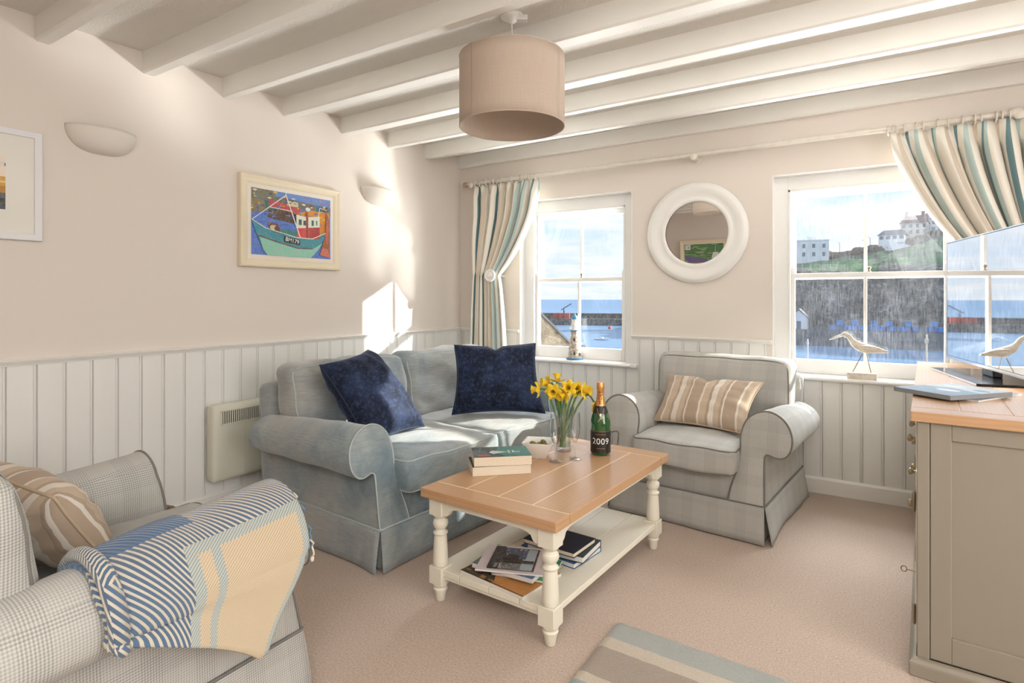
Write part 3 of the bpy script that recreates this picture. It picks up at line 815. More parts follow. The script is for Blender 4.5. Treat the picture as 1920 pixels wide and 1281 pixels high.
# ================================================================== COFFEE TABLE
TT = .42
def make_table():
    root = thing('coffee_table', 'oak-topped coffee table with turned cream legs and a lower shelf', 'table', (-1.112, 2.076, 0), math.radians(-2.8))
    hx, hy = .290, .487
    top = bpy.data.objects.new('tabletop', None); C.objects.link(top); top.parent = root
    bw = .088; z0, z1 = TT-.034, TT; gp = .0016
    def bd(x0, x1, y0, y1, swap=False):
        g = G(); g.box(x0, x1, y0, y1, z0, z1)
        o = g.build('plank', M_oak, top, smooth=0, bevel=.0025, bseg=2)
        if swap:
            for l in o.data.uv_layers[0].data: l.uv = (l.uv[1], l.uv[0])
        return o
    bd(-hx, hx, -hy, -hy+bw-gp, True); bd(-hx, hx, hy-bw+gp, hy, True)
    n = 4; pw = 2*hx/n
    for i in range(n): bd(-hx+pw*i+gp*(i > 0), -hx+pw*(i+1)-gp*(i < n-1), -hy+bw+gp, hy-bw-gp)
    g = G(); g.box(-hx+.004, hx-.004, -hy+.004, hy-.004, z0+.004, z1-.0006); g.build('joint_strip', M_joint, top, smooth=0)
    lx, ly = hx-.052, hy-.052; s = .030
    leg = G(); leg.box(-s, s, -s, s, .318, z0); leg.box(-s, s, -s, s, .066, .130)
    leg.lathe([(.014, 0), (.017, .004), (.021, .030), (.027, .046), (.022, .052), (.028, .060), (.026, .067)], n=24)
    leg.lathe([(.024, .129), (.0285, .136), (.028, .15), (.0265, .19), (.0235, .236), (.0225, .244), (.027, .248), (.0275, .253), (.020, .258), (.018, .264), (.024, .272), (.029, .284), (.027, .296), (.018, .303), (.021, .309), (.028, .314), (.028, .319)], n=24)
    l0 = leg.build('leg', M_cream, root, smooth=40, bevel=.002); l0.location = (lx, ly, 0)
    for a, b_ in ((-lx, ly), (lx, -ly), (-lx, -ly)): share(l0, 'leg', root, (a, b_, 0))
    # scalloped aprons
    def apron(half, axis, off):
        zt = z0; pts = [(-half, zt), (half, zt), (half, .322), (half-.016, .322), (half-.026, .330), (half-.034, .345), (half-.05, .352), (half-.07, .356), (-half+.07, .356), (-half+.05, .352), (-half+.034, .345), (-half+.026, .330), (-half+.016, .322), (-half, .322)]
        g = G(); g.prism(pts, axis, off-.009, off+.009)
        g.build('apron', M_cream, root, smooth=0, bevel=.0015, bseg=1)
    for sg in (-1, 1): apron(lx-s, 'y', sg*(ly+.012)); apron(ly-s, 'x', sg*(lx+.012))
    # lower shelf of four boards
    sh = bpy.data.objects.new('shelf', None); C.objects.link(sh); sh.parent = root
    x0, x1, yy = -lx-.022, lx+.022, ly+.020; pw = (x1-x0)/4
    for i in range(4):
        g = G(); a = x0+pw*i+.0012; b_ = x0+pw*(i+1)-.0012
        yc = yy
        g.box(a, b_, -yc, yc, .102, .124); g.build('plank', M_cream, sh, smooth=0, bevel=.002)
    g = G(); g.box(x0+.02, x1-.02, -yy+.006, yy-.006, .088, .1035); g.build('shelf_frame', M_cream, root, smooth=0, bevel=.003)
    return root
make_table()
TS = .124   # shelf surface

# ------------------------------------------------------------------ books and magazines
def book(name, label, cat, loc, w_, h, t_, rot, cov, hard=True, cover_art=None, group=None, page=M_page, tilt=0):
    root = thing(name, label, cat, loc, rot, group)
    if tilt: root.rotation_euler = (tilt, 0, rot)
    e = .003 if hard else .0
    ct = .0022 if hard else .0006
    g = G(); g.box(-w_/2+.001, w_/2-e, -h/2+e, h/2-e, ct, t_-ct); g.build('pages', page, root, smooth=0)
    g = G(); g.box(-w_/2, w_/2, -h/2, h/2, 0, ct); g.box(-w_/2, w_/2, -h/2, h/2, t_-ct, t_); g.box(-w_/2-.001, -w_/2+.0012, -h/2, h/2, 0, t_)
    g.build('cover', cov, root, smooth=0, bevel=.0006, bseg=1)
    if cover_art: art('cover_print', cover_art, w_, h, Matrix.Translation((-w_/2, -h/2, t_+.0001)), root)
    return root
M_teal = plain('teal_cover', srgb(52, 110, 108), .35); M_navyc = plain('navy_cloth_cover', srgb(34, 40, 56), .6, .1, 200)
M_blk = plain('black_cover', srgb(28, 30, 34), .4); M_blu = plain('blue_cover', srgb(36, 82, 128), .35); M_lil = plain('pale_cover', srgb(214, 204, 206), .35)
M_ora = plain('orange_cover', srgb(214, 140, 70), .35); M_gry = plain('grey_cover', srgb(134, 138, 142), .35); M_grn = plain('green_cover', srgb(30, 120, 70), .35)
M_pgw = plain('white_page_edges', (.7, .68, .64), .7, .1, 400); M_dkg = plain('dark_green_cover', srgb(34, 52, 58), .4)
# two thrillers on the table: length along the tabletop
ROTB = math.radians(41)
bc = (-1.298, 1.945)
book('book', 'paperback lying under the teal boat book on the coffee table', 'book', (bc[0]-.006, bc[1]-.004, TT), 0.15, .232, .036, ROTB-PI/2+.04, M_blk, False, None, 'books stacked on the coffee table')
teal = [(R4(0, 0, 1, 1), (50, 118, 112)), ([(0, 0), (.55, 0), (.4, .5), (.5, 1), (0, 1)], (44, 58, 66)), ([(0, .2), (.3, .15), (.25, .6), (0, .7)], (74, 92, 96)),
        ([(.35, .28), (.62, .45), (.35, .62), (.28, .45)], (196, 208, 206)), (blob(.18, .17, .12, .085), (200, 70, 56)), (R4(.62, .30, .66, .62), (170, 196, 190)), (R4(.70, .36, .73, .60), (190, 208, 202)), (line(.05, .75, .5, .9, .01), (150, 170, 170)), (line(.08, .6, .5, .78, .01), (150, 170, 170)), (line(.12, .5, .16, .95, .008), (150, 170, 170))]
tb = book('book', 'teal paperback with a boat on its cover, top of the pair on the coffee table', 'book', (bc[0], bc[1], TT+.0365), .15, .228, .036, ROTB-PI/2, M_teal, False, None, 'books stacked on the coffee table')
art('cover_print', [([(1-q, p) for p, q in reversed(poly)], c) for poly, c in teal], .15, .228, Matrix.Translation((-.075, -.114, .0362)), tb)
text_mesh('Hul', .022, M_whiteink, Matrix.Translation((.012, .060, .0370)) @ Matrix.Rotation(PI/2, 4, 'Z'), tb)
# shelf: magazines at the front, hardbacks behind
brown = [(R4(0, 0, 1, 1), (70, 52, 34)), (R4(0, 0, .5, 1), (196, 132, 66))]
leaf = random.Random(3)
for k in range(46):
    cx, cy = .52+.46*leaf.random(), leaf.random(); cc = [(120, 88, 50), (44, 34, 24), (150, 112, 66), (180, 140, 90), (30, 26, 22)][k % 5]
    brown.append((blob(cx, cy, .05, .03, 5, leaf.random()*6), cc))
brown += [([(.5, .1), (.6, .3), (.52, .5), (.62, .75), (.5, 1), (.4, 1), (.4, 0)], (200, 136, 70)), (R4(0, .0, 1, .015), (30, 26, 20))]
brown = [([(1-x, y_) for x, y_ in reversed(p)], c) for p, c in brown]
book('magazine', 'magazine with orange cover and brown leaf photograph, bottom of the pile on the shelf', 'magazine', (-1.118, 1.738, TS), .29, .215, .011, math.radians(-8), M_ora, False, brown, 'magazines on the table shelf', M_pgw)
book('magazine', 'green magazine peeping out from the right of the magazine pile', 'magazine', (-1.075, 1.785, TS+.0135), .215, .17, .007, math.radians(14), M_grn, False, [(R4(0, 0, 1, 1), (30, 132, 74)), (R4(.8, 0, 1, 1), (60, 160, 100))], 'magazines on the table shelf', M_pgw)
book('book', 'thick grey and blue brochure in the middle of the magazine pile', 'book', (-1.122, 1.768, TS+.0215), .245, .18, .016, math.radians(3), M_gry, False, [(R4(0, 0, 1, 1), (112, 122, 126)), (R4(.6, .0, 1, 1), (62, 106, 150))], 'magazines on the table shelf', M_pgw)
ph = [(R4(0, 0, 1, 1), (222, 210, 212)), (R4(.15, .07, .83, .93), (66, 56, 60)), (R4(.62, .10, .80, .91), (176, 188, 198)), (R4(.30, .50, .66, .91), (88, 96, 122)), (R4(.30, .09, .62, .34), (120, 120, 122))]
for k in range(90):
    ph.append((blob(.30+.38*leaf.random(), .50+.40*leaf.random() if k % 3 else .10+.22*leaf.random(), .010, .020, 4, leaf.random()*6), [(196, 200, 206), (54, 58, 80), (136, 144, 160), (216, 210, 200)][k % 4]))
ph += [(blob(.46, .52, .11, .13), (50, 42, 42)), (R4(.30, .32, .80, .42), (50, 42, 40)), ([(.15, .07), (.28, .07), (.34, .5), (.30, .93), (.15, .93)], (58, 50, 54)), (R4(.24, .09, .29, .26), (120, 134, 142)), (R4(.31, .09, .34, .26), (196, 170, 150)), (R4(.84, .10, .845, .9), (220, 170, 160))]
mg = book('magazine', 'magazine with a framed black and white harbour photograph, top of the pile on the shelf', 'magazine', (-1.118, 1.768, TS+.0385), .245, .205, .006, math.radians(21.6), M_lil, False, None, 'magazines on the table shelf', M_pgw)
art('cover_print', ph, .245, .205, Matrix.Translation((-.1225, -.1025, .0061)), mg)
text_mesh('STREETSCENE', .0135, M_gry, Matrix.Translation((.107, .0, .0108)) @ Matrix.Rotation(PI/2, 4, 'Z'), mg, spacing=1.8)
ph2 = None
book('book', 'wide blue hardback at the bottom of the book stack on the shelf', 'book', (-1.055, 2.005, TS), .19, .25, .020, math.radians(-97), M_blu, True, None, 'hardbacks on the table shelf', M_pgw)
dk = book('book', 'dark green jacketed hardback in the middle of the book stack on the shelf', 'book', (-1.035, 1.995, TS+.0205), .175, .235, .024, math.radians(-88), M_dkg, True, None, 'hardbacks on the table shelf', M_pgw)
book('book', 'navy cloth hardback on top of the book stack on the shelf', 'book', (-1.045, 1.975, TS+.045), .165, .225, .018, math.radians(-94), M_navyc, True, None, 'hardbacks on the table shelf', M_page)

# ------------------------------------------------------------------ bowl with olives
def make_bowl():
    root = thing('bowl', 'square flared white ceramic bowl on the coffee table', 'bowl', (-1.262, 2.195, TT), math.radians(20))
    g = G()
    def sq(h, z, n=6, r=.006):
        return [(p.x, p.y, z) for p in [Vector((a.x, a.y)) for a in rr_outline_fixed(h, r)]]
    def rr_outline_fixed(h, r):
        out = []
        for cx, cy, a0 in ((h-r, h-r, 0), (-(h-r), h-r, PI/2), (-(h-r), -(h-r), PI), (h-r, -(h-r), 1.5*PI)):
            for k in range(4): a = a0+PI/2*k/3; out.append(Vector((cx+r*math.cos(a), cy+r*math.sin(a))))
        return out
    prof = [(.034, 0), (.036, .001), (.066, .068), (.067, .070), (.0635, .070), (.034, .010), (.0, .0095)]
    rings = [[(p.x, p.y, z) for p in rr_outline_fixed(max(h, .0001), min(.006, max(h, .0001)*.5))] for h, z in prof]
    g.loft(rings, True, True); g.build('dish', M_cer, root, smooth=40)
    rnd = random.Random(5)
    spots = [(-.020, -.012, .018), (.012, -.018, .018), (.020, .014, .018), (-.012, .018, .018), (.0, .0, .034), (.024, -.004, .032), (-.026, .006, .034), (.014, .010, .044)]
    for i, (x, y_, z) in enumerate(spots):
        o = G(); M_ = Matrix.Rotation(rnd.random()*6, 4, 'Z') @ Matrix.Rotation(rnd.random(), 4, 'X')
        o.sphere((0, 0, 0), .0135, 8, (1, 1, 1.3)); ob = o.build('olive', M_olive, None, smooth=80)
        ob.location = Matrix.Rotation(math.radians(20), 3, 'Z') @ Vector((x*1.1, y_*1.1, z+.016))+Vector(root.location); ob.rotation_euler = (1.2, 0, rnd.random()*6)
        tag(ob, 'green olive in the white square bowl', 'olive', 'olives in the bowl')
make_bowl()
# ------------------------------------------------------------------ vase of daffodils
VX, VY = -1.216, 2.338
vase = tag(G().lathe([(.001, 0), (.034, 0), (.036, .004), (.034, .014), (.033, .05), (.040, .12), (.049, .205), (.0465, .205), (.0375, .12), (.030, .055), (.029, .02), (.001, .018)], n=36).build('vase', M_glass, None, smooth=50),
           'clear flared glass vase holding daffodils on the coffee table', 'vase'); vase.location = (VX, VY, TT)
def f_water(t, b):
    n = t.n; out = [x for x in n if x.type == 'OUTPUT_MATERIAL'][0]; n.remove(b)
    tr = t.node('ShaderNodeBsdfTransparent', {0: (.93, .97, .93)}); gl = t.node('ShaderNodeBsdfGlossy', {0: (1, 1, 1), 'Roughness': .02})
    mx = t.node('ShaderNodeMixShader', {0: t.m('ADD', .02, t.m('MULTIPLY', t.m('POWER', t.node('ShaderNodeLayerWeight', {'Blend': .5}).outputs['Facing'], 5.0), .9)), 1: tr.outputs[0], 2: gl.outputs[0]}); t.l.new(mx.outputs[0], out.inputs[0])
M_water = material('vase_water', f_water)
G().lathe([(.001, .0195), (.028, .0205), (.0292, .055), (.034, .095), (.0345, .1), (.001, .1)], n=28).build('water', M_water, vase, smooth=50)
camdir = Vector((-.539, .842, 0)); rgt = Vector((.842, .539, 0))
def daffodil(px, up, fw, face, base, droop=0, idx=0):
    """head at px metres right of the vase axis, up metres above the table, facing the unit vector face"""
    root = thing('daffodil', {0: 'daffodil drooping out to the far left of the vase', 8: 'daffodil nodding out to the far right beside the champagne bottle'}.get(idx, ['', 'daffodil second from the left in the vase, facing the sofa', 'topmost daffodil of the bunch, facing the ceiling', 'low daffodil at the front left of the bunch, facing the room',
                            'daffodil in the centre of the bunch, facing the room', 'lowest daffodil at the centre front, just above the vase rim', 'daffodil right of centre in the bunch, tipped upward', 'daffodil second from the right, facing the armchair'][idx] if idx < 8 else ''), 'flower', (VX, VY, TT+.02), 0, 'daffodils in the vase')
    head = rgt*px+camdir*fw+Vector((0, 0, up-.02)); b0 = rgt*base[0]+camdir*base[1]
    f = Vector(face).normalized()
    rim = b0*(-1.0)*.9+(head-b0)*.0; rim = Vector((head.x*.42, head.y*.42, .185))
    neck = head-f*.024
    pts = catmull([b0, b0.lerp(rim, .5)+Vector((0, 0, .004)), rim, rim.lerp(neck, .6)+Vector((0, 0, .012+droop)), neck], 6)
    g = G(); g.tube(pts, .0044, 7); g.build('stem', M_stem, root, smooth=60)
    q = f.to_track_quat('Z', 'Y').to_matrix().to_4x4(); M_ = Matrix.Translation(head) @ q
    g = G()
    for k in range(6):
        a = k*PI/3+(idx*.37); R_ = M_ @ Matrix.Rotation(a, 4, 'Z')
        tw = .3*(k % 2)-.1+.15*math.sin(idx*3+k)
        def pf(u, v, R_=R_, tw=tw, k=k):
            r_ = .004+.038*u; wd = .0155*math.sin(min(1, u*.93+.07)*PI)**.7*(1-.15*u)
            x = r_; y_ = (v-.5)*2*wd; z = -.010+.012*u+.010*tw*u*u+.004*math.cos((v-.5)*PI)*u
            return R_ @ Vector((x, y_, z))
        g.grid(pf, 7, 4)
    g.build('petals', M_petal, root, smooth=80, solid=.0006, fixn=False)
    g = G(); rings = []
    for r_, z in ((.006, -.010), (.009, 0), (.0115, .012), (.014, .022), (.020, .029)):
        rings.append([M_ @ Vector((r_*(1+.12*math.sin(6*2*PI*j/24)*(z > .02))*math.cos(2*PI*j/24), r_*(1+.12*math.sin(6*2*PI*j/24)*(z > .02))*math.sin(2*PI*j/24), z)) for j in range(24)])
    g.loft(rings, True, False); g.build('trumpet', M_trump, root, smooth=80, solid=.0008)
    g = G(); g.tube([neck-f*.004, neck+f*.008, head-f*.006], .004, 8, rf=lambda u: .0036+.0018*math.sin(u*PI)); g.build('bud_sheath', M_stem, root, smooth=80)
tw = -camdir
D = [(-.118, .283, -.02, (-.9, -.3, -.1), (-.01, .0), .006), (-.075, .310, -.01, (-.5, -.6, .1), (.012, -.01), 0), (-.030, .322, .0, (-.1, .2, .9), (-.012, .01), 0),
     (-.050, .275, -.04, (.3, -.9, -.1), (.0, .012), 0), (.020, .290, -.03, (.2, -.8, .2), (-.015, -.008), 0), (-.005, .262, -.045, (-.3, -.8, -.3), (.01, .01), 0),
     (.060, .280, .0, (.3, -.5, .3), (-.01, .012), 0), (.095, .275, -.02, (.9, -.1, .1), (-.016, .0), 0), (.150, .215, -.03, (.85, -.2, -.45), (-.014, -.01), .028)]
for i, (px, up, fw, face, base, dr) in enumerate(D): daffodil(px, up, fw, face, base, dr, i)
# ------------------------------------------------------------------ flutes and bottle
fp = [(.001, 0), (.030, 0), (.0305, .0015), (.012, .004), (.004, .010), (.0034, .02), (.0034, .062), (.006, .070), (.015, .085), (.0215, .110), (.0235, .14), (.0215, .200), (.0207, .200), (.0226, .14), (.0205, .110), (.0135, .087), (.002, .074)]
for (x, y_, lb) in ((-1.164, 2.165, 'empty champagne flute in front of the vase, the left of the two'), (-1.113, 2.245, 'empty champagne flute nearer the champagne bottle')):
    o = G().lathe(fp, n=30).build('champagne_flute', M_glass, None, smooth=60); o.location = (x, y_, TT); tag(o, lb, 'glass', 'champagne flutes')
bot = thing('champagne_bottle', 'green champagne bottle with gold foil neck and black 2009 label', 'bottle', (-1.052, 2.379, TT))
G().lathe([(.001, .004), (.036, .0), (.043, .004), (.0445, .012), (.0445, .13), (.043, .150), (.038, .172), (.030, .195), (.0225, .215), (.018, .235), (.015, .26)], n=40).build('glass_body', M_green_b, bot, smooth=60)
G().lathe([(.0240, .212), (.0195, .232), (.0165, .262), (.0155, .285), (.0175, .290), (.0175, .300), (.0165, .312), (.0145, .319), (.001, .321)], n=32).build('foil', M_foil, bot, smooth=50)
G().lathe([(.0449, .012), (.0450, .016), (.0450, .108), (.0449, .110)], n=40, caps=False).build('label', M_blacklab, bot, smooth=60)
G().lathe([(.0345, .186), (.0310, .195), (.0240, .2135), (.0234, .2165)], n=36, caps=False).build('collar', M_blacklab, bot, smooth=60)
G().lathe([(.0452, .1075), (.0452, .1085)], n=40, caps=False).build('gold_line', M_goldink, bot, smooth=60)
face_cam = math.atan2(-(-1.052), -(2.379))  # direction from bottle to camera in the XY plane
def wrap_text(body, size, z, r_, mat, spacing=1.0, up=False):
    o = text_mesh(body, size, mat, Matrix.Identity(4), bot, extrude=.0001, spacing=spacing, bold=0)
    cy = math.atan2(-2.379, 1.052)
    for v in o.data.vertices:
        x, y_ = v.co.x, v.co.y
        if up: x, y_ = -v.co.y, v.co.x
        rr = r_(z+y_) if callable(r_) else r_
        a = cy+x/rr; rr += .0004+v.co.z
        v.co = (rr*math.cos(a), rr*math.sin(a), z+y_)
    return o
wrap_text('2009', .038, .064, .0450, M_whiteink, 1.05)
wrap_text('GRAND VINTAGE', .0055, .095, .0450, M_goldink, 1.1)
wrap_text('CHAMPAGNE', .0055, .034, .0450, M_goldink, 1.1)
wrap_text('MOET', .020, .254, lambda z: .0172+max(0, .262-z)*.14, M_blacklab, 1.15, True)
for sg in (-1, 1):   # crossed gold ribbon lines
    cy = math.atan2(-2.379, 1.052); pts = []
    for k in range(14):
        q = k/13; z = .207-.055*q
        rr = .0262+(.207-z)*.36 if z > .172 else .0385+(.172-z)*.25
        a = cy+sg*(.6-.85*q); pts.append((rr*math.cos(a)*1.015, rr*math.sin(a)*1.015, z))
    G().tube(pts, .0011, 5).build('gold_line', M_goldink, bot, smooth=60)

# ================================================================== RUG, HEATER, BASKET
g = G(); rx0, rx1, ry1, ry0 = -.755, .60, 1.860, -.2
def rugf(u, v):
    return Vector((rx0+(rx1-rx0)*u+.003*vn((v*20, 0, 0)), ry1+(ry0-ry1)*v-.052*u, .016+.0025*vn((u*40, v*50, 0))-.010*(max(0, abs(2*v-1)-.985)/.015)-.006*(max(0, abs(2*u-1)-.985)/.015)))
g.grid(rugf, 90, 120, lambda u, v: (u, v), True)
rb = [(rx0+.012, ry1-.012), (rx1-.012, ry1-.064), (rx1-.012, ry0-.04), (rx0+.012, ry0+.012)]
rug = tag(g.build('rug', M_rug, None, smooth=80, fixn=False), 'striped wool rug in pale blue, cream and taupe on the carpet', 'rug')
g = G(); g.prism(rb, 'z', .0015, .012); g.build('backing', M_tassel, rug, smooth=0)

ht = thing('panel_heater', 'cream electric panel heater on the left wall behind the sofa', 'heater', (L+.02, 2.0, .19))
g = G(); hl = .39
rounded_box(g, (.035, hl, .1925), .016, (4, 24, 12), lambda p, q: p+Vector((.045, 0, .1925))); g.build('case', M_heat, ht, smooth=60)
g = G(); g.box(.0785, .081, -hl+.045, hl-.045, .290, .352); g.build('grille_recess', M_dark, ht, smooth=0)
g = G()
k = -hl+.05
while k < hl-.05: g.box(.0795, .0835, k, k+.0055, .288, .354); k += .0115
g.box(.0795, .0845, -hl+.04, hl-.04, .352, .357); g.box(.0795, .0845, -hl+.04, hl-.04, .284, .289)
g.box(.0795, .0845, -hl+.038, -hl+.045, .284, .357); g.box(.0795, .0845, hl-.045, hl-.038, .284, .357)
o = g.build('grille', M_heat, ht, smooth=0); 
for k in range(8):
    g = G(); yk = -hl+.075+k*.088; g.box(.0795, .0812, yk, yk+.003, .012, .27); g.build('pressed_rib', M_heat, ht, smooth=0, bevel=.0008)
g = G(); g.box(-.02, .02, -.3, -.26, .05, .3); g.box(-.02, .02, .26, .3, .05, .3); g.build('bracket', M_heat, ht, smooth=0)

bk = thing('basket', 'small round wicker basket on the carpet behind the front left armchair', 'basket', (-2.70, 1.27, 0))
g = G()
for k in range(13):
    z = .006+k*.012; r_ = .085+.02*math.sin(k/12*PI*.8)
    g.tube([((r_+.003*math.sin(10*a_+k*PI))*math.cos(a_), (r_+.003*math.sin(10*a_+k*PI))*math.sin(a_), z) for a_ in [2*PI*j/48 for j in range(48)]], .0068, 6, True)
g.lathe([(.001, .001), (.085, .001), (.085, .01), (.001, .01)], n=24)
g.build('weave', M_wicker, bk, smooth=60)
g = G(); g.tube([(.100*math.cos(a_), .100*math.sin(a_), .162+.002*math.sin(24*a_)) for a_ in [2*PI*j/72 for j in range(72)]], .010, 8, True); g.build('rim', M_wicker, bk, smooth=60)

# ================================================================== WALL THINGS
def frame_rect(g, y0, y1, z0, z1, prof):
    """mitred frame on the left wall: prof = [(inset, out)]"""
    rings = []
    for ins, out in prof:
        rings.append([(out, y0+ins, z0+ins), (out, y1-ins, z0+ins), (out, y1-ins, z1-ins), (out, y0+ins, z1-ins)])
    g.loft(rings, True, False)
def picture(name, label, y0, y1, z0, z1, prof, fm, mount, mm, polys, rootloc, rotz=0, lettering=None):
    root = thing(name, label, 'picture', rootloc, rotz)
    g = G(); frame_rect(g, y0, y1, z0, z1, prof); g.build('frame', fm, root, smooth=25, bevel=.001)
    ins = prof[-1][0]; d = prof[-1][1]
    g = G(); g.box(.003, d+.002, y0+ins-.004, y1-ins+.004, z0+ins-.004, z1-ins+.004); g.build('mount', mm, root, smooth=0)
    W_ = (y1-y0)-2*(ins+mount); H_ = (z1-z0)-2*(ins+mount)
    # print lies in the plane x = d, u along +y as seen from the room (left to right)
    M_ = Matrix(((0, 0, 1, d+.0022), (1, 0, 0, y0+ins+mount), (0, 1, 0, z0+ins+mount), (0, 0, 0, 1)))
    art('print', polys, W_, H_, M_, root)
    if lettering: lettering(root, M_, W_, H_)
    return root
M_cframe = plain('cream_picture_frame', (.80, .70, .52), .45, .04, 20); M_wframe = plain('white_picture_frame', (.78, .77, .78), .35, .02, 20)
M_slip = plain('picture_slip', (.80, .73, .64), .8); M_mount = plain('white_mountboard', (.80, .77, .70), .9)
rp = random.Random(11)
boat = [(R4(0, 0, 1, 1), (84, 120, 200)), (R4(0, .88, 1, 1), (96, 136, 204)), ([(0, .84), (.3, .84), (.26, 1), (0, 1)], (112, 112, 98)),
        ([(.2, .82), (1, .74), (1, .86), (.6, .90), (.3, .92)], (110, 104, 96)), ([(0, .62), (.2, .68), (.2, .82), (0, .84)], (132, 118, 84)),
        ([(.16, .72), (.56, .60), (.60, .70), (.2, .80)], (72, 70, 60)), ([(.17, .70), (.3, .72), (.3, .82), (.15, .84)], (50, 110, 110)), ([(.2, .76), (.56, .68), (.60, .76), (.56, .80), (.2, .86)], (188, 70, 80)),
        ([(.18, .58), (.55, .52), (.58, .66), (.2, .72)], (84, 60, 52)), ([(.56, .60), (.98, .58), (.98, .78), (.7, .78), (.56, .70)], (214, 140, 44)), ([(.84, .40), (.98, .36), (.98, .6), (.86, .6)], (206, 130, 48)),
        (R4(.8, .78, .97, .88), (54, 104, 140)), (R4(.88, .80, .96, .88), (90, 66, 76)), (R4(.42, .80, .56, .88), (206, 200, 176))]
for k in range(70):
    x, y_ = rp.random(), .62+.36*rp.random(); c_ = [(214, 190, 90), (70, 110, 130), (196, 90, 80), (220, 214, 196), (60, 84, 70), (90, 110, 180), (206, 150, 60)][k % 7]
    boat.append((blob(x, y_, .022*rp.random()+.008, .012*rp.random()+.005, 5, rp.random()*6), c_))
for k in range(40):
    boat.append((blob(.02+.6*rp.random(), .3+.38*rp.random(), .04, .007, 5), [(96, 134, 210), (70, 96, 168), (120, 150, 220)][k % 3]))
boat += [([(.0, .52), (.05, .49), (.16, .40), (.34, .34), (.54, .30), (.72, .31), (.86, .36), (.94, .44), (.94, .40), (.90, .32), (.84, .20), (.74, .05), (.70, 0), (.20, 0), (.12, .12), (.04, .36)], (58, 140, 156)),
         ([(.09, .27), (.3, .20), (.55, .13), (.74, .14), (.88, .26), (.82, .14), (.72, 0), (.18, 0), (.13, .08)], (142, 198, 178)),
         ([(.07, .28), (.3, .205), (.55, .135), (.74, .15), (.74, .165), (.55, .15), (.3, .22), (.07, .30)], (120, 64, 66)),
         ([(.16, .40), (.36, .345), (.56, .305), (.56, .40), (.36, .42)], (52, 124, 116)), ([(.2, .44), (.34, .36), (.3, .5), (.18, .5)], (120, 70, 62)), (blob(.25, .43, .045, .04), (196, 190, 150)), (blob(.29, .42, .03, .04), (110, 60, 60)),
         ([(.54, .30), (.84, .33), (.84, .52), (.54, .46)], (210, 70, 74)), ([(.70, .30), (.84, .33), (.84, .52), (.70, .49)], (168, 48, 56)),
         ([(.53, .46), (.84, .52), (.84, .70), (.66, .66), (.53, .68)], (218, 222, 204)), (R4(.56, .52, .60, .61), (60, 84, 100)), (R4(.62, .52, .655, .60), (60, 84, 100)), (R4(.73, .53, .76, .62), (60, 84, 100)), (R4(.79, .54, .815, .62), (60, 84, 100)),
         (R4(.655, .30, .685, .74), (150, 60, 54)), (blob(.68, .79, .035, .03), (220, 228, 228)),
         (line(0, .52, .40, .96, .012), (228, 230, 224)), (line(.40, .96, .58, .32, .012), (228, 230, 224)), (line(.40, .96, .40, 1, .008), (228, 230, 224)), (line(.20, .74, .48, .72, .012), (220, 222, 220)), (line(.18, .46, .38, .88, .006), (150, 160, 150)),
         (line(0, .52, .16, .41, .012), (226, 226, 214)), (line(.16, .41, .54, .31, .012), (226, 226, 214)), (line(.54, .31, .74, .315, .012), (226, 226, 214)), (line(.74, .315, .95, .45, .012), (226, 226, 214)),
         (line(.80, .52, .84, .84, .008), (226, 226, 214)), (line(.84, .84, .94, .82, .010), (226, 226, 214)),
         ([(.93, .82), (.97, .66), (.98, .10), (.90, .08), (.86, .16), (.92, .4)], (150, 84, 56)), ([(.95, .7), (.97, .5), (.94, .2), (.92, .4)], (190, 96, 66)), ([(.84, .06), (.98, .02), (.96, .16), (.88, .18)], (200, 110, 92)),
         ([(.375, .225), (.575, .190), (.575, .282), (.375, .317)], (24, 26, 34))]
def bm179(root, M_, W_, H_):
    R_ = M_ @ Matrix.Translation((.475*W_, .253*H_, .0086)) @ Matrix.Rotation(math.radians(-8), 4, 'Z')
    text_mesh('BM179', .033, M_whiteink, R_, root, bold=.0003)
fprof = [(0, 0), (0, .026), (.004, .031), (.012, .033), (.020, .029), (.026, .026), (.036, .024), (.044, .018), (.046, .013)]
picture('painting', 'painting of a blue and green fishing boat in a cream frame on the left wall', -.335, .335, -.25, .25, fprof, M_cframe, .022, M_slip, boat, (L+.002, 2.135, 1.535), 0, bm179)
pier = [(R4(0, 0, 1, 1), (236, 220, 206)), (R4(0, .42, 1, .62), (206, 158, 72)), (R4(0, .3, 1, .44), (186, 130, 50)), (R4(0, .0, 1, .31), (74, 80, 88)), (R4(0, .12, 1, .2), (40, 44, 52)), (R4(.2, .82, 1, .88), (90, 60, 44)), (line(.9, .62, .9, .84, .03), (90, 60, 44)), (line(.7, .62, .7, .84, .03), (90, 60, 44)), (R4(.93, .82, .99, .9), (220, 216, 210)), (R4(.0, .5, 1, .54), (226, 200, 120))]
wprof = [(0, 0), (0, .018), (.002, .020), (.024, .020), (.026, .018), (.026, .008)]
picture('framed_photograph', 'white framed photograph of a pier, cut off at the left edge of the view', -.53, .0, -.219, .219, wprof, M_wframe, .090, M_mount, pier, (L+.002, .945, 1.565))
boats2 = [(R4(0, 0, 1, 1), (110, 150, 96)), (R4(0, .55, 1, 1), (80, 132, 84))]
for k in range(60): boats2.append((blob(rp.random(), .3+.7*rp.random(), .08, .02, 6), [(140, 180, 110), (60, 104, 66), (170, 190, 150)][k % 3]))
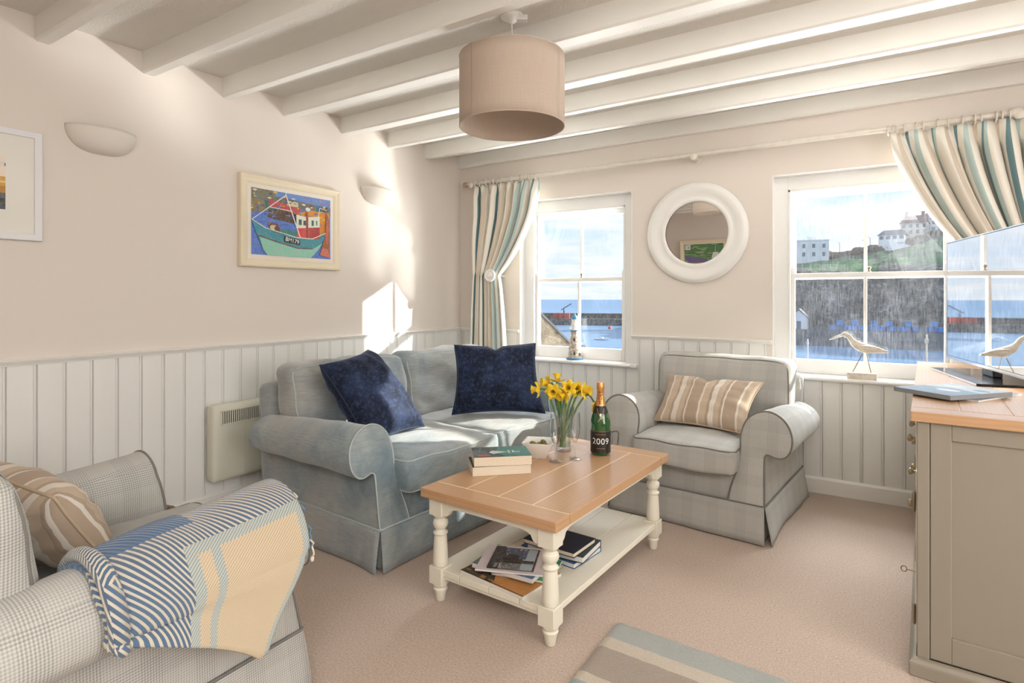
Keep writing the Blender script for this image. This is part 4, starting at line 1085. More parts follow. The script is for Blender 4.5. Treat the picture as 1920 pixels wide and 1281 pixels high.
boats2 += [([(.05, .40), (.34, .42), (.36, .0), (.02, 0)], (70, 150, 190)), ([(.08, .42), (.3, .42), (.26, .66), (.14, .66)], (226, 228, 222)), (line(.2, .66, .2, .9, .01), (230, 230, 224)), ([(.40, .40), (.98, .56), (.96, .40), (.86, .22), (.44, .22)], (110, 104, 160)), ([(.42, .26), (.88, .26), (.80, 0), (.42, 0)], (214, 150, 40)), (R4(.84, .78, .98, .98), (226, 228, 226)), (R4(.88, .84, .9, .9), (60, 60, 80))]
bp = picture('painting', 'cream framed painting of two boats, seen only in the round mirror', -.36, .36, -.26, .26, fprof, M_cframe, .022, M_slip, boats2, (-2.28, RY+.002, 1.50), PI/2)

def sconce(y_, label):
    root = thing('wall_sconce', label, 'wall lamp', (L, y_, 1.852), 0, 'plaster wall sconces')
    rx, ry, rz = .088, .135, .105; g = G(); N, Mm = 26, 12
    def f(u, v, sc=1.0):
        a = -PI/2+PI*u; b_ = PI/2*v
        return Vector((rx*sc*math.cos(a)*math.cos(b_)**.8, ry*sc*math.sin(a)*math.cos(b_)**.7, -rz*sc*math.sin(b_)))
    g.grid(f, N, Mm); g.build('bowl', M_plaster, root, smooth=80, solid=.005)
    g = G(); g.box(0, .012, -.04, .04, -.07, -.02); g.build('wall_plate', M_plaster, root, smooth=0)
    g = G(); g.lathe([(.012, -.055), (.014, -.03), (.008, -.02), (.001, -.018)], (.045, 0, 0), 14); g.build('bulb', M_cer, root)
sconce(1.163, 'plaster half-bowl wall sconce between the white framed photograph and the boat painting')
sconce(2.80, 'plaster half-bowl wall sconce right of the boat painting')
for y_, pw_ in (): new_light('sconce_bulb', 'POINT', pw_, (L+.06, y_, 1.875), (1, .86, .70), radius=.02)

mr = thing('round_mirror', 'round wall mirror in a wide white moulded frame between the windows', 'mirror', (-.987, B-.004, 1.528)); mr.rotation_euler = (math.radians(1.3), 0, 0)
MT = Matrix.Rotation(PI/2, 4, 'X')
G().lathe([(.196, .018), (.200, .030), (.210, .034), (.222, .030), (.232, .026), (.255, .036), (.282, .043), (.300, .040), (.309, .030), (.316, .026), (.318, .012), (.314, 0), (.196, 0)], n=96, M=MT, caps=False).build('frame', M_white, mr, smooth=50)
G().lathe([(.205, .006), (.205, .012)], n=64, M=MT, caps=True).build('mirror_glass', M_mirror, mr, smooth=0)

# ------------------------------------------------------------------ pendant lamp
lp = thing('pendant_lamp', 'drum pendant lamp with beige linen shade hanging from the ceiling', 'ceiling lamp', (-1.258, 1.967, CEIL))
R_, zt, zb = .212, 2.087-CEIL, 1.81-CEIL
g = G(); n = 72
def shf(u, v): a = 2*PI*u; return Vector((R_*math.cos(a), R_*math.sin(a), zb+(zt-zb)*v))
g.grid(shf, n, 6, lambda u, v: (u*1.33, v*.277), True); sh = g.build('lamp_shade', M_shade, lp, smooth=60, solid=.0022, fixn=False, weld=False)
for z in (zt, zb):
    g = G(); g.tube([(R_*math.cos(2*PI*k/n), R_*math.sin(2*PI*k/n), z) for k in range(n)], .0022, 6, True); g.build('shade_rim', M_shade, sh)
sa = math.atan2(-1.967, 1.258)-.80
g = G(); g.box(-.0006, .0008, -.0012, .0012, zb+.001, zt-.001, Matrix.Translation((0, 0, 0)) @ Matrix.Rotation(sa, 4, 'Z') @ Matrix.Translation((R_+.0015, 0, 0))); g.build('seam', M_brown, sh, smooth=0)
g = G()
for k in range(3):
    a = k*2*PI/3+.4; g.tube([(.02*math.cos(a), .02*math.sin(a), zt-.045), (R_*.5*math.cos(a), R_*.5*math.sin(a), zt-.03), (R_*math.cos(a), R_*math.sin(a), zt-.002)], .0018, 6)
g.tube([(.02*math.cos(2*PI*k/20), .02*math.sin(2*PI*k/20), zt-.045) for k in range(20)], .0018, 6, True)
g.build('spider_frame', M_white, lp)
G().lathe([(.018, zt-.075), (.018, zt-.03), (.006, zt-.02), (.0028, zt-.018)], n=16).build('lamp_holder', M_white, lp)
G().tube([(0, 0, zt-.03), (0, 0, -.02)], .0022, 8).build('cord', M_white, lp)
G().lathe([(.001, 0), (.046, 0), (.046, -.008), (.030, -.014), (.016, -.026), (.006, -.030), (.001, -.030)], n=28).build('ceiling_rose', M_white, lp, smooth=50)
g = G(); g.box(-.02, .062, -.018, .018, -.022, 0, Matrix.Rotation(.6, 4, 'Z')); g.build('junction_block', M_white, lp, smooth=0, bevel=.004)

# ================================================================== CURTAINS
RODY, RODZ = 3.645, 2.008
pole = thing('curtain_pole', 'long limewashed curtain pole across the window wall', 'curtain pole', (-.6, RODY, RODZ))
MX = Matrix.Rotation(PI/2, 4, 'Y')
g = G(); g.tube([(-2.74+.6, 0, 0), (2.5+.6, 0, 0)], .0145, 16); g.build('rod', M_pole, pole, smooth=60)
G().lathe([(.001, -.022), (.014, -.021), (.019, -.014), (.019, .004), (.013, .008), (.012, .012), (.018, .016), (.016, .026), (.012, .030)], (0, 0, 0), 20, Matrix.Translation((-2.765+.6, 0, 0)) @ MX).build('finial', M_brown, pole, smooth=50)
def bracket(x):
    M_ = Matrix.Translation((x+.6, 0, 0)) @ Matrix.Rotation(PI/2, 4, 'X')
    g = G(); g.lathe([(.001, -.09), (.026, -.09), (.026, -.078), (.012, -.070), (.010, -.03), (.020, -.02), (.022, 0), (.018, .012), (.022, .020), (.012, .028), (.001, .030)], (0, -.014, 0), 20, M_); return g.build('bracket', M_pole, pole, smooth=50)
bracket(-2.70); bracket(-.979); bracket(.56); bracket(2.4)
G().lathe([(.001, -.032), (.014, -.030), (.024, -.015), (.026, 0), (.024, .015), (.014, .030), (.001, .032)], (0, 0, 0), 20, Matrix.Translation((.545+.6, 0, 0)) @ MX).build('joint_knob', M_pole, pole, smooth=60)

def curtain(label, top, tie, tiez, bot, zbot, rings_x, nf, side, seed, bias=2.2, tie_y=3.60, uw=2.2):
    """top/tie/bot = (x at u=0, x at u=1); side=+1: swept edge is u=1"""
    root = thing('curtain', label, 'curtain', (top[0], RODY, RODZ), 0, 'striped curtains')
    ox = Vector(root.location); ztop = RODZ-.026; NU, NV = 260, 64
    def f(u, v):
        z = ztop+(zbot-ztop)*v
        ph_ = u*nf*2*PI+seed+.9*math.sin(u*9+seed)
        if z > tiez:
            q = (z-tiez)/(ztop-tiez); w_ = 1-(1-q)**bias
            uu = u
            xt = top[0]+(top[1]-top[0])*u; xm = tie[0]+(tie[1]-tie[0])*u
            x = xm+(xt-xm)*w_
            head = min(1, (1-q)/.14)
            amp = (.020+.022*head)*(.35+.65*w_) if q < 1 else .016
            amp = max(.012, amp); sag = -.035*math.sin(q*PI)*(.4+.6*abs(u-(0 if side > 0 else 1)))
            pn = (1-abs(math.sin(ph_/2)))*2-1
            y_ = (tie_y+(RODY-.006-tie_y)*min(1, q*1.6))+amp*((1-head)*pn+head*math.sin(ph_))+sag*.6
            x += .010*math.cos(ph_)*head+.012*vn((u*7+seed, q*2, 1))*(1-q)*q*4
        else:
            q = (tiez-z)/(tiez-zbot); w_ = q**.6
            x = (tie[0]+(tie[1]-tie[0])*u)*(1-w_)+(bot[0]+(bot[1]-bot[0])*u)*w_
            y_ = tie_y+(.02*w_)+(.012+.018*w_)*math.sin(ph_); x += .008*math.cos(ph_)*w_
        return Vector((x, y_, z))-ox
    g = G(); g.grid(f, NU, NV, lambda u, v: (u*uw, (1-v)*2.0))
    g.build('drape', M_curtain, root, smooth=80, solid=.0025, fixn=False)
    for x in rings_x:
        a0 = random.uniform(-.25, .25)
        pts = []
        for k in range(24):
            a = 2*PI*k/24; r_ = .0245
            pts.append(Vector((x+.010*math.sin(a0)*math.cos(a), RODY+r_*math.cos(a), RODZ-.008+r_*math.sin(a)))-ox)
        g = G(); g.tube(pts, .0042, 8, True)
        g.tube([Vector((x, RODY, RODZ-.033))-ox, Vector((x, RODY-.002, RODZ-.045))-ox], .0012, 5)
        g.build('ring', M_pole, root, smooth=70)
    return root
lc = curtain('blue and cream striped curtain left of the sea window, tied back above the sofa', (-2.69, -2.10), (-2.665, -2.415), 1.286, (-2.73, -2.335), .03,
             [-2.66, -2.62, -2.56, -2.52, -2.49, -2.455, -2.42, -2.33, -2.26, -2.235, -2.17, -2.145, -2.12], 8, 1, .4)
rc = curtain('blue and cream striped curtain swept aside above the television', (.045, 1.02), (.62, .80), 1.02, (.62, 1.0), .03,
             [.035, .055, .075, .105, .155, .185, .245, .29, .345, .395, .42, .475, .498, .525, .585, .68, .74, .80, .86, .93], 11, -1, 1.9, 1.55, 3.60, 3.0)
def holdback(x, z, label, y_=3.55):
    root = thing('curtain_holdback', label, 'holdback', (x, y_, z), 0, 'curtain holdbacks')
    M_ = Matrix.Rotation(PI/2, 4, 'X')
    G().lathe([(.001, .016), (.010, .016), (.014, .020), (.020, .014), (.026, .012), (.034, .017), (.040, .019), (.046, .016), (.048, .008), (.044, 0), (.001, 0)], (0, 0, 0), 36, M_).build('rosette', M_white, root, smooth=45)
    G().tube([(0, 0, 0), (0, B-y_, 0)], .011, 12).build('stem', M_white, root, smooth=60)
holdback(-2.462, 1.282, 'round white turned holdback gathering the left curtain')

# ================================================================== SIDEBOARD, TELEVISION
ROTC = math.radians(-3.1); CT = .782
cb = thing('sideboard', 'taupe painted sideboard with an oak top on the right', 'sideboard', (.075, 2.075, 0), ROTC)
cw, cl = .48, 1.62
top = bpy.data.objects.new('oak_top', None); C.objects.link(top); top.parent = cb
def tb_(x0, x1, y0, y1, sw=False):
    g = G(); g.box(x0, x1, y0, y1, CT-.030, CT); o = g.build('plank', M_oak, top, smooth=0, bevel=.0025)
    if sw:
        for l in o.data.uv_layers[0].data: l.uv = (l.uv[1], l.uv[0])
tb_(0, cw, 0, .085, True); tb_(0, cw, cl-.085, cl, True)
for i in range(4): a = cw/4*i; tb_(a+.0012*(i > 0), a+cw/4-.0012*(i < 3), .0875, cl-.0875)
g = G(); g.box(.004, cw-.004, .004, cl-.004, CT-.027, CT-.0022); g.build('joint_strip', M_joint, top, smooth=0)
e = .016; z0, z1 = .035, CT-.030
g = G(); g.box(e+.020, cw-.012, e+.012, cl-e-.012, .05, z1); g.build('carcass', M_taupe, cb, smooth=0)
def cpart(name, *bx, bevel=.002, m=M_taupe, par=cb):
    g = G()
    for b_ in bx: g.box(*b_)
    return g.build(name, m, par, smooth=0, bevel=bevel, bseg=2)
for xx in (e, cw-e-.032):
    for yy in (e, cl-e-.032): cpart('corner_post', (xx, xx+.030, yy, yy+.030, z0, z1))
for yy, yp in ((e+.003, e+.010), (cl-e-.014, cl-e-.012)):
    cpart('end_stile', (e+.0318, e+.082, yy, yy+.012, z0+.02, z1)); cpart('end_stile', (cw-e-.084, cw-e-.0338, yy, yy+.012, z0+.02, z1))
    cpart('end_rail', (e+.082, cw-e-.084, yy+.0005, yy+.012, z1-.050, z1)); cpart('end_rail', (e+.082, cw-e-.084, yy+.0005, yy+.012, z0+.02, .13))
cpart('plinth', (-.004, cw+.004, -.004, cl+.004, 0, .040), bevel=.004)
g = G(); prof = [(-.004, .040), (.002, .048), (.008, .052), (.014, .054)]
rings = [[(p, p, z), (cw-p, p, z), (cw-p, cl-p, z), (p, cl-p, z)] for p, z in prof]; g.loft(rings, True, False); g.build('plinth_moulding', M_taupe, cb, smooth=30)
# front (faces the room): three drawers over three doors
for i in range(3):
    ya = .055+i*.505; yb = ya+.495
    dr = cpart('drawer', (.012, .030, ya, yb, .60, .735), m=M_cream, bevel=.003)
    for ky in (ya+.12, yb-.12):
        g = G(); g.lathe([(.001, -.024), (.010, -.023), (.013, -.018), (.010, -.012), (.005, -.008), (.007, 0)], (0, 0, 0), 16, Matrix.Translation((.012, ky, .668)) @ MX); g.build('knob', M_metal, dr, smooth=60)
    for (a, b_, hy_) in ((ya, (ya+yb)/2-.002, 0), ((ya+yb)/2+.002, yb, 1)):
        dd = cpart('door', (.012, .030, a, b_, .07, .590), m=M_cream, bevel=.003)
        kz = .43 if hy_ == 0 else .52
        g = G(); g.lathe([(.001, -.024), (.010, -.023), (.013, -.018), (.010, -.012), (.005, -.008), (.007, 0)], (0, 0, 0), 16, Matrix.Translation((.012, (b_-.03 if hy_ == 0 else a+.03), kz)) @ MX); g.build('knob', M_metal, dd, smooth=60)
        for hz in (.16, .50):
            g = G(); yh = a-.002 if hy_ == 0 else b_+.002
            g.lathe([(.001, -.032), (.003, -.030), (.0045, -.026), (.0045, .026), (.003, .030), (.001, .032)], (.008, yh, hz), 10)
            g.build('hinge', M_metal, dd, smooth=50)
# key in the near door
g = G(); g.tube([(.014, .245, .215), (-.014, .245, .215)], .0022, 8); g.tube([(-.014-.008+.008*math.cos(q), .245, .215+.009*math.sin(q)) for q in [2*PI*k/16 for k in range(16)]], .0018, 6, True); g.build('key', M_metal, cb, smooth=50)

tv = thing('television', 'flat screen television on the sideboard reflecting the sea', 'television', (.378, 3.085, CT), math.atan2(-.98, .196)+PI/2)
# local x: screen normal pointing to the room's left is -x ; local y runs from the near end to the far end
tw_, z0, z1 = .96, .040, .605
g = G(); g.box(-.006, .014, -tw_/2, tw_/2, z0, z1); g.build('casing', M_black, tv, smooth=0, bevel=.003)
def f_screen(t, b):
    t.put(b, 'Base Color', (.008, .009, .012)); t.put(b, 'Roughness', .02); t.put(b, 'Metallic', .0); t.put(b, 'IOR', 4.0); t.put(b, 'Specular IOR Level', 1.0); t.put(b, 'Coat Weight', 1.0); t.put(b, 'Coat IOR', 2.0)
M_screen = material('glossy_screen', f_screen)
g = G(); g.box(-.0075, -.0055, -tw_/2+.006, tw_/2-.006, z0+.014, z1-.006); g.build('screen', M_screen, tv, smooth=0)
g = G(); g.box(-.0085, -.004, -tw_/2, tw_/2, z0-.002, z0+.012); g.build('lower_trim', M_chrome, tv, smooth=0, bevel=.001)
g = G(); g.box(-.0085, .0, -tw_/2-.001, -tw_/2+.004, z0, z1); g.box(-.0085, .0, tw_/2-.004, tw_/2+.001, z0, z1); g.box(-.0085, .0, -tw_/2, tw_/2, z1-.003, z1+.001); g.build('bezel', M_chrome, tv, smooth=0)
g = G(); rounded_box(g, (.075, .25, .30), .02, (4, 8, 8), lambda p, q: Vector((.012+max(0, p.x*.35), p.y, p.z*.8+.32))); g.build('rear_housing', M_black, tv, smooth=50)
g = G(); g.box(-.004, .03, -.06, .06, .008, z0+.03); g.build('neck', M_black, tv, smooth=0, bevel=.006)
g = G(); g.box(-.13, .12, -.28, .28, .0005, .009); g.build('stand_base', M_black, tv, smooth=0, bevel=.004)
g = G(); g.box(-.1305, -.128, -.278, .278, .001, .0085); g.build('base_edge', M_chrome, tv, smooth=0)

sb = [(R4(0, 0, 1, 1), (120, 150, 180)), ([(0, .5), (.4, .62), (1, .5), (1, 1), (0, 1)], (190, 206, 220)), (blob(.55, .4, .2, .08), (220, 228, 234)), (blob(.3, .75, .2, .06), (226, 232, 238)), (blob(.8, .7, .14, .05), (70, 110, 150))]
book('magazine', 'thin magazine underneath the glossy blue brochure on the sideboard', 'magazine', (.245, 2.535, CT), .21, .285, .006, math.radians(-30), M_gry, False, None, 'reading matter on the sideboard', M_pgw)
book('book', 'glossy blue sky-covered brochure on the near end of the sideboard', 'book', (.205, 2.475, CT+.0065), .20, .27, .015, math.radians(-42), M_gry, False, sb, 'reading matter on the sideboard', M_gry)

# ================================================================== SILL ORNAMENTS
lh = thing('lighthouse_ornament', 'blue and white wooden lighthouse ornament on the sill of the sea window', 'ornament', (-1.868, 3.765, .667))
G().lathe([(.060, 0), (.062, .004), (.060, .012), (.052, .014)], n=36).build('base', M_bluep, lh, smooth=50)
G().lathe([(.050, .012), (.046, .05), (.040, .10), (.034, .155), (.031, .196), (.030, .205)], n=36).build('tower', M_rope, lh, smooth=60)
G().lathe([(.033, .203), (.037, .207), (.037, .213), (.031, .214)], n=30).build('gallery', M_bluep, lh, smooth=50)
G().lathe([(.0245, .213), (.0245, .252), (.029, .254), (.029, .258), (.022, .259), (.022, .292), (.0255, .293)], n=28).build('lantern', M_white, lh, smooth=50)
G().lathe([(.0265, .292), (.024, .302), (.014, .318), (.005, .326), (.004, .334), (.001, .338)], n=28).build('cap', M_bluep, lh, smooth=60)
g = G(); g.tube([(.036*math.cos(2*PI*k/32), .036*math.sin(2*PI*k/32), .226) for k in range(32)], .0012, 5, True)
for k in range(10): a = 2*PI*k/10; g.tube([(.036*math.cos(a), .036*math.sin(a), .212), (.036*math.cos(a), .036*math.sin(a), .226)], .001, 5)
g.build('railing', M_white, lh)
for z, a in ((.135, -1.2), (.035, -1.15), (.03, -.2)):
    rr = .0505-(z-.012)*.115; g = G(); g.box(-.004, .002, -.006, .006, z, z+.022, Matrix.Rotation(a, 4, 'Z') @ Matrix.Translation((rr, 0, 0))); g.build('little_window', M_dark, lh, smooth=0)

bd = thing('wading_bird_ornament', 'carved driftwood wading bird on wire legs on the sill of the harbour window', 'ornament', (-.085, 3.728, .667))
g = G(); g.box(-.072, .070, -.022, .022, 0, .034); g.build('base', M_drift, bd, smooth=0, bevel=.003)
for a, b_ in (((-.046, -.005, .033), (.002, -.004, .140)), ((.042, .005, .033), (.020, .004, .145))): G().tube([a, b_], .0025, 8).build('leg', M_metal, bd)
path = catmull([(.122, .152), (.085, .160), (.045, .165), (.005, .172), (-.030, .190), (-.050, .212), (-.064, .233), (-.086, .243), (-.102, .236)], 5)
rads = [.003, .013, .022, .027, .022, .0145, .0125, .0135, .004]
rings = []
for i, p in enumerate(path):
    q = i/5; k = min(len(rads)-2, int(q)); r_ = rads[k]+(rads[k+1]-rads[k])*(q-k) if k < len(rads)-1 else rads[-1]
    a = path[max(0, i-1)]; b_ = path[min(len(path)-1, i+1)]; t2 = (b_-a).normalized(); nx, nz = -t2[1], t2[0]
    rings.append([(p[0]+nx*r_*math.cos(2*PI*j/14), .62*r_*math.sin(2*PI*j/14), p[1]+nz*r_*math.cos(2*PI*j/14)) for j in range(14)])
G().loft(rings).build('body', M_drift, bd, smooth=70)
G().tube([(-.098, 0, .238), (-.125, 0, .226), (-.160, 0, .210)], .004, 8, rf=lambda q: .0065-.0045*q).build('beak', M_drift, bd, smooth=60)
g = G(); g.grid(lambda u, v: Vector((-.005+.125*u, (-.020+.003*math.sin(v*PI))*(1-.5*u), .178-.022*u+(v-.5)*.030*math.sin(min(1, u+.12)*PI*.88))), 10, 5); g.build('wing', M_drift, bd, smooth=60, solid=.004)
for sg in (-1, 1): G().sphere((-.087, sg*.0082, .244), .0022, 6).build('eye', M_black, bd)
#EXTERIOR
# ================================================================== OUTSIDE: harbour, sea, hill and houses (metres, eye 12 m above the water)
SEA = -11.0
def f_sea(t, b):
    o = t.tc('Object')
    n = t.noise(t.mapv(o, (.05, .16, 1)), 1, 6, .6); big = t.noise(t.mapv(o, (.002, .008, 1)), 1, 3)
    x, y_, z = t.sep(o)
    far = t.ramp(t.m('DIVIDE', y_, 1400.0), [(.05, 0.0), (.5, 1.0)])
    c = t.mix(far, srgb(112, 150, 186), srgb(70, 124, 172)); c = t.mix(t.m('MULTIPLY', big, .5), c, srgb(134, 170, 200))
    t.put(b, 'Base Color', c); t.put(b, 'Roughness', .35); t.put(b, 'Specular IOR Level', .25)
    t.put(b, 'Normal', t.bump(n, .5, .6))
M_sea = material('sea_water', f_sea)
g = G(); g.box(-1600, 900, 9, 2400, SEA-1, SEA); tag(struct(g.build('sea', M_sea, smooth=0)), 'calm blue sea and harbour water beyond the windows', 'sea')
def f_hill(t, b):
    geo = t.node('ShaderNodeNewGeometry'); pos = geo.outputs['Position']; x, y_, z = t.sep(pos)
    n = t.noise(pos, .09, 6, .65); f = t.noise(pos, .45, 7, .75); k = t.noise(pos, .16, 6, .7)
    nz = t.sep(geo.outputs['True Normal'])[2]
    rock = t.ramp(f, [(.38, srgb(52, 50, 48)), (.5, srgb(112, 104, 94)), (.60, srgb(196, 188, 176))])
    scrub = t.ramp(f, [(.38, srgb(54, 62, 38)), (.52, srgb(116, 104, 80)), (.64, srgb(170, 158, 136))])
    grass = t.mix(n, srgb(70, 132, 50), srgb(104, 160, 70))
    c = t.mix(t.ramp(k, [(.40, 0.0), (.52, 1.0)]), rock, scrub)
    top = t.m('GREATER_THAN', t.m('ADD', t.m('SUBTRACT', y_, 203.0), t.m('MULTIPLY', t.m('SUBTRACT', n, .5), 26.0)), 0.0)
    c = t.mix(top, c, t.mix(t.ramp(k, [(.52, 0.0), (.58, 1.0)]), grass, scrub))
    up = t.m('GREATER_THAN', t.m('ADD', t.m('SUBTRACT', y_, 244.0), t.m('MULTIPLY', t.m('SUBTRACT', n, .5), 30.0)), 0.0)
    c = t.mix(up, c, t.mix(f, srgb(84, 74, 62), srgb(132, 112, 98)))
    low = t.m('LESS_THAN', z, -6.9)
    c = t.mix(low, c, t.mix(f, srgb(96, 96, 94), srgb(140, 138, 130)))
    c = t.mix(.20, c, srgb(150, 166, 186))  # bluish distance haze mixed into the ground colour
    t.put(b, 'Base Color', c); t.put(b, 'Roughness', 1); t.put(b, 'Specular IOR Level', .1); t.put(b, 'Normal', t.bump(f, 1.0, 1.6))
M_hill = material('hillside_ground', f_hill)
def lerp(a, b, q): return a+(b-a)*max(0, min(1, q))
def e_sky(s):
    P = [(-.215, -.05), (-.17, .030), (-.1137, .054), (-.021, .067), (.0742, .089), (.2, .13), (.5, .2)]
    if s <= P[0][0]: return P[0][1]
    for (a, ea), (b_, eb) in zip(P, P[1:]):
        if s <= b_: return ea+(eb-ea)*(s-a)/(b_-a)
    return P[-1][1]
def hill_z(x, y_):
    s = x/y_; edge = max(0, min(1, (s+.225)/.07))
    ct = 1.12+.036*195*edge*(1.0+.8*max(0, s)); sk = 1.12+e_sky(s)*258
    yy = y_+3*vn((x*.05, 3.1, 0))
    if yy < 160: z = -14+3*(yy-150)/10
    elif yy < 167: z = lerp(-11, -7.4, (yy-160)/7)
    elif yy < 177: z = -7.4
    elif yy < 197: q = (yy-177)/20; z = lerp(-7.4, ct, q**.8)
    elif yy < 258: q = (yy-197)/61; z = lerp(ct, sk, q**.9)
    else: z = sk+(yy-258)*.01
    if 160 < yy < 167: z += 1.2*vn((x*.3, yy*.3, 2))
    if yy > 178: z += min(1, (yy-178)/5)*(2.6*vn((x*.12, yy*.12, 0))*(1.0 if yy < 200 else .35)+1.0*vn((x*.4, yy*.4, 5))*(1.0 if yy < 200 else .3))
    if edge < 1: z = lerp(-16, z, edge**.5)
    return z
g = G(); g.grid(lambda u, v: (lambda x, y_: Vector((x, y_, hill_z(x, y_))))(-70+230*u, 150+130*v), 250, 170)
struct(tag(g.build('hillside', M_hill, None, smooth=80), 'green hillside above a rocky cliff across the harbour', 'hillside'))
M_house = plain('white_render', srgb(232, 234, 238), .8, .03, 2); M_house2 = plain('cream_render', srgb(214, 204, 190), .8, .05, 2); M_roof = plain('slate_roof', srgb(112, 112, 120), .8, .15, 3)
M_roofb = plain('red_tile_roof', srgb(124, 92, 84), .8, .15, 3); M_dkwin = plain('dark_window', srgb(78, 96, 116), .2, .05, 2); M_brick = plain('red_brick', srgb(140, 92, 78), .9, .15, 5)
M_conc = f_tex('harbour_stone', srgb(74, 72, 70), srgb(122, 118, 110), .35, .9, .6, .3, srgb(150, 144, 132))
M_orange = plain('orange_container', srgb(206, 84, 58), .6, .08, 2); M_crate = plain('blue_fish_crate', srgb(58, 138, 212), .6, .15, 2)
M_steel = plain('grey_steel', srgb(90, 110, 120), .5)
def house(label, x, y_, z, w_, d, h, wall, roof, wins, rot=0, rh=3.0, chim=0, flat=False, cat='house'):
    root = thing('house', label, cat, (x, y_, z), rot, 'houses on the hill')
    g = G(); g.box(-w_/2, w_/2, -d/2, d/2, -3, h); g.build('wall', wall, root, smooth=0)
    if flat:
        g = G(); g.box(-w_/2-.3, w_/2+.3, -d/2-.3, d/2+.3, h, h+.35); g.build('roof', roof, root, smooth=0)
        g = G(); g.box(w_*.05, w_*.25, -1, 1, h+.35, h+1.5); g.box(-w_*.0, w_*.3, -1.4, 1.4, h+1.5, h+1.75); g.build('roof_lantern', wall, root, smooth=0)
    else:
        g = G(); e_ = .4; v = [(-w_/2-e_, -d/2-e_, h-.1), (w_/2+e_, -d/2-e_, h-.1), (w_/2+e_, d/2+e_, h-.1), (-w_/2-e_, d/2+e_, h-.1)]
        V = [g.bm.verts.new(p) for p in v]+[g.bm.verts.new((-w_/2+1.2, 0, h+rh)), g.bm.verts.new((w_/2-1.2, 0, h+rh))]
        for q in ((0, 1, 5, 4), (2, 3, 4, 5), (1, 2, 5), (3, 0, 4), (3, 2, 1, 0)): g.face([V[i] for i in q])
        g.build('roof', roof, root, smooth=0)
    for k in range(chim):
        g = G(); cx = (-w_/2+1.6, w_/2-1.6)[k]; g.box(cx-.5, cx+.5, -.5, .5, h, h+rh+1.3); g.box(cx-.6, cx+.6, -.6, .6, h+rh+1.1, h+rh+1.3); g.build('chimney', M_brick, root, smooth=0)
    nx, nz, ww, wh = wins
    first_ = None
    for i in range(nx):
        for j in range(nz):
            px = -w_/2+w_*(i+.5)/nx; pz = .9+(h-.9)*(j+.15)/nz
            if first_ is None:
                g = G(); g.box(-ww/2, ww/2, -.06, .1, 0, wh); first_ = g.build('window', M_dkwin, root, smooth=0); first_.location = (px, -d/2, pz)
            else: share(first_, 'window', root, (px, -d/2, pz))
    return root
def azp(px, Y): # x at depth Y (across the harbour) for a bearing
    u = (px-960)/1080; return Y*(-.539+.842*u)/(.842+.539*u)
def zat(py, px, Y):
    u = (px-960)/1080; return 1.12+(557-py)/1080*Y/(.842+.539*u)
house('white flat-roofed villa at the left end of the hill', azp(1513, 246), 246, zat(489, 1513, 246), 13.5, 9, 7.2, M_house, M_house, (4, 2, 1.0, 1.5), .25, flat=True)
house('low white bungalow with a grey roof below the red-roofed house', azp(1675, 250), 250, zat(456, 1675, 250), 8.0, 7, 2.8, M_house, M_roof, (4, 1, 1.2, 1.2), -.15, 2.0)
house('cream house with red tiled roof and two chimneys on the hill', azp(1716, 258), 258, zat(446, 1716, 258), 8.2, 8, 5.2, M_house2, M_roofb, (4, 2, .9, 1.3), -.1, 3.0, 2)
house('long white terrace under a grey roof at the top of the hill', azp(1763, 266), 266, zat(440, 1763, 266), 11, 8, 5.8, M_house, M_roof, (6, 2, 1.0, 1.4), -.3, 2.6)
house('white garden building on the slope under the cream house', azp(1712, 248), 248, zat(462, 1712, 248), 9, 3, 1.4, M_house, M_roof, (3, 1, .8, .7), .12, .5)
sh_ = thing('shed', 'small white gabled shed at the foot of the cliff', 'shed', (azp(1500, 172), 172, -7.4))
g = G(); g.prism([(-1.9, 0), (1.9, 0), (1.9, 3.2), (0, 5.0), (-1.9, 3.2)], 'y', -2, 2); g.build('wall', M_house, sh_, smooth=0)
g = G(); g.prism([(-2.2, 3.0), (0, 5.15), (2.2, 3.0), (2.2, 3.25), (0, 5.4), (-2.2, 3.25)], 'y', -2.3, 2.3); g.build('roof', M_roof, sh_, smooth=0)
g = G(); g.box(-.5, .5, -2.06, -1.9, 0, 2.1); g.build('door', M_dkwin, sh_, smooth=0)
rq = random.Random(21)
# fish crates along the quay, each a slatted box with a rim
g = G(); g.box(-.66, .66, -.6, .6, 0, .95); g.box(-.72, .72, -.66, .66, .95, 1.08); g.box(-.7, -.5, -.64, .64, -.12, 0); g.box(.5, .7, -.64, .64, -.12, 0)
cr0 = g.build('fish_crate', M_crate, None, smooth=0)
pxs = [1562, 1568, 1575, 1583, 1590, 1598, 1604, 1611, 1618, 1634, 1640, 1647, 1654, 1661, 1668, 1673, 1690, 1697, 1704, 1711, 1719, 1745, 1752, 1760, 1767]
for i, px in enumerate(pxs):
    Y = 169.5+rq.random()*2.5; o = cr0 if i == 0 else share(cr0, 'fish_crate')
    o.location = (azp(px, Y), Y, -7.25+(1.3 if i % 4 == 2 else 0)); o.rotation_euler = (0, 0, rq.uniform(-.3, .3))
    tag(o, 'blue fish crate on the quay below the cliff', 'crate', 'blue crates on the quay')
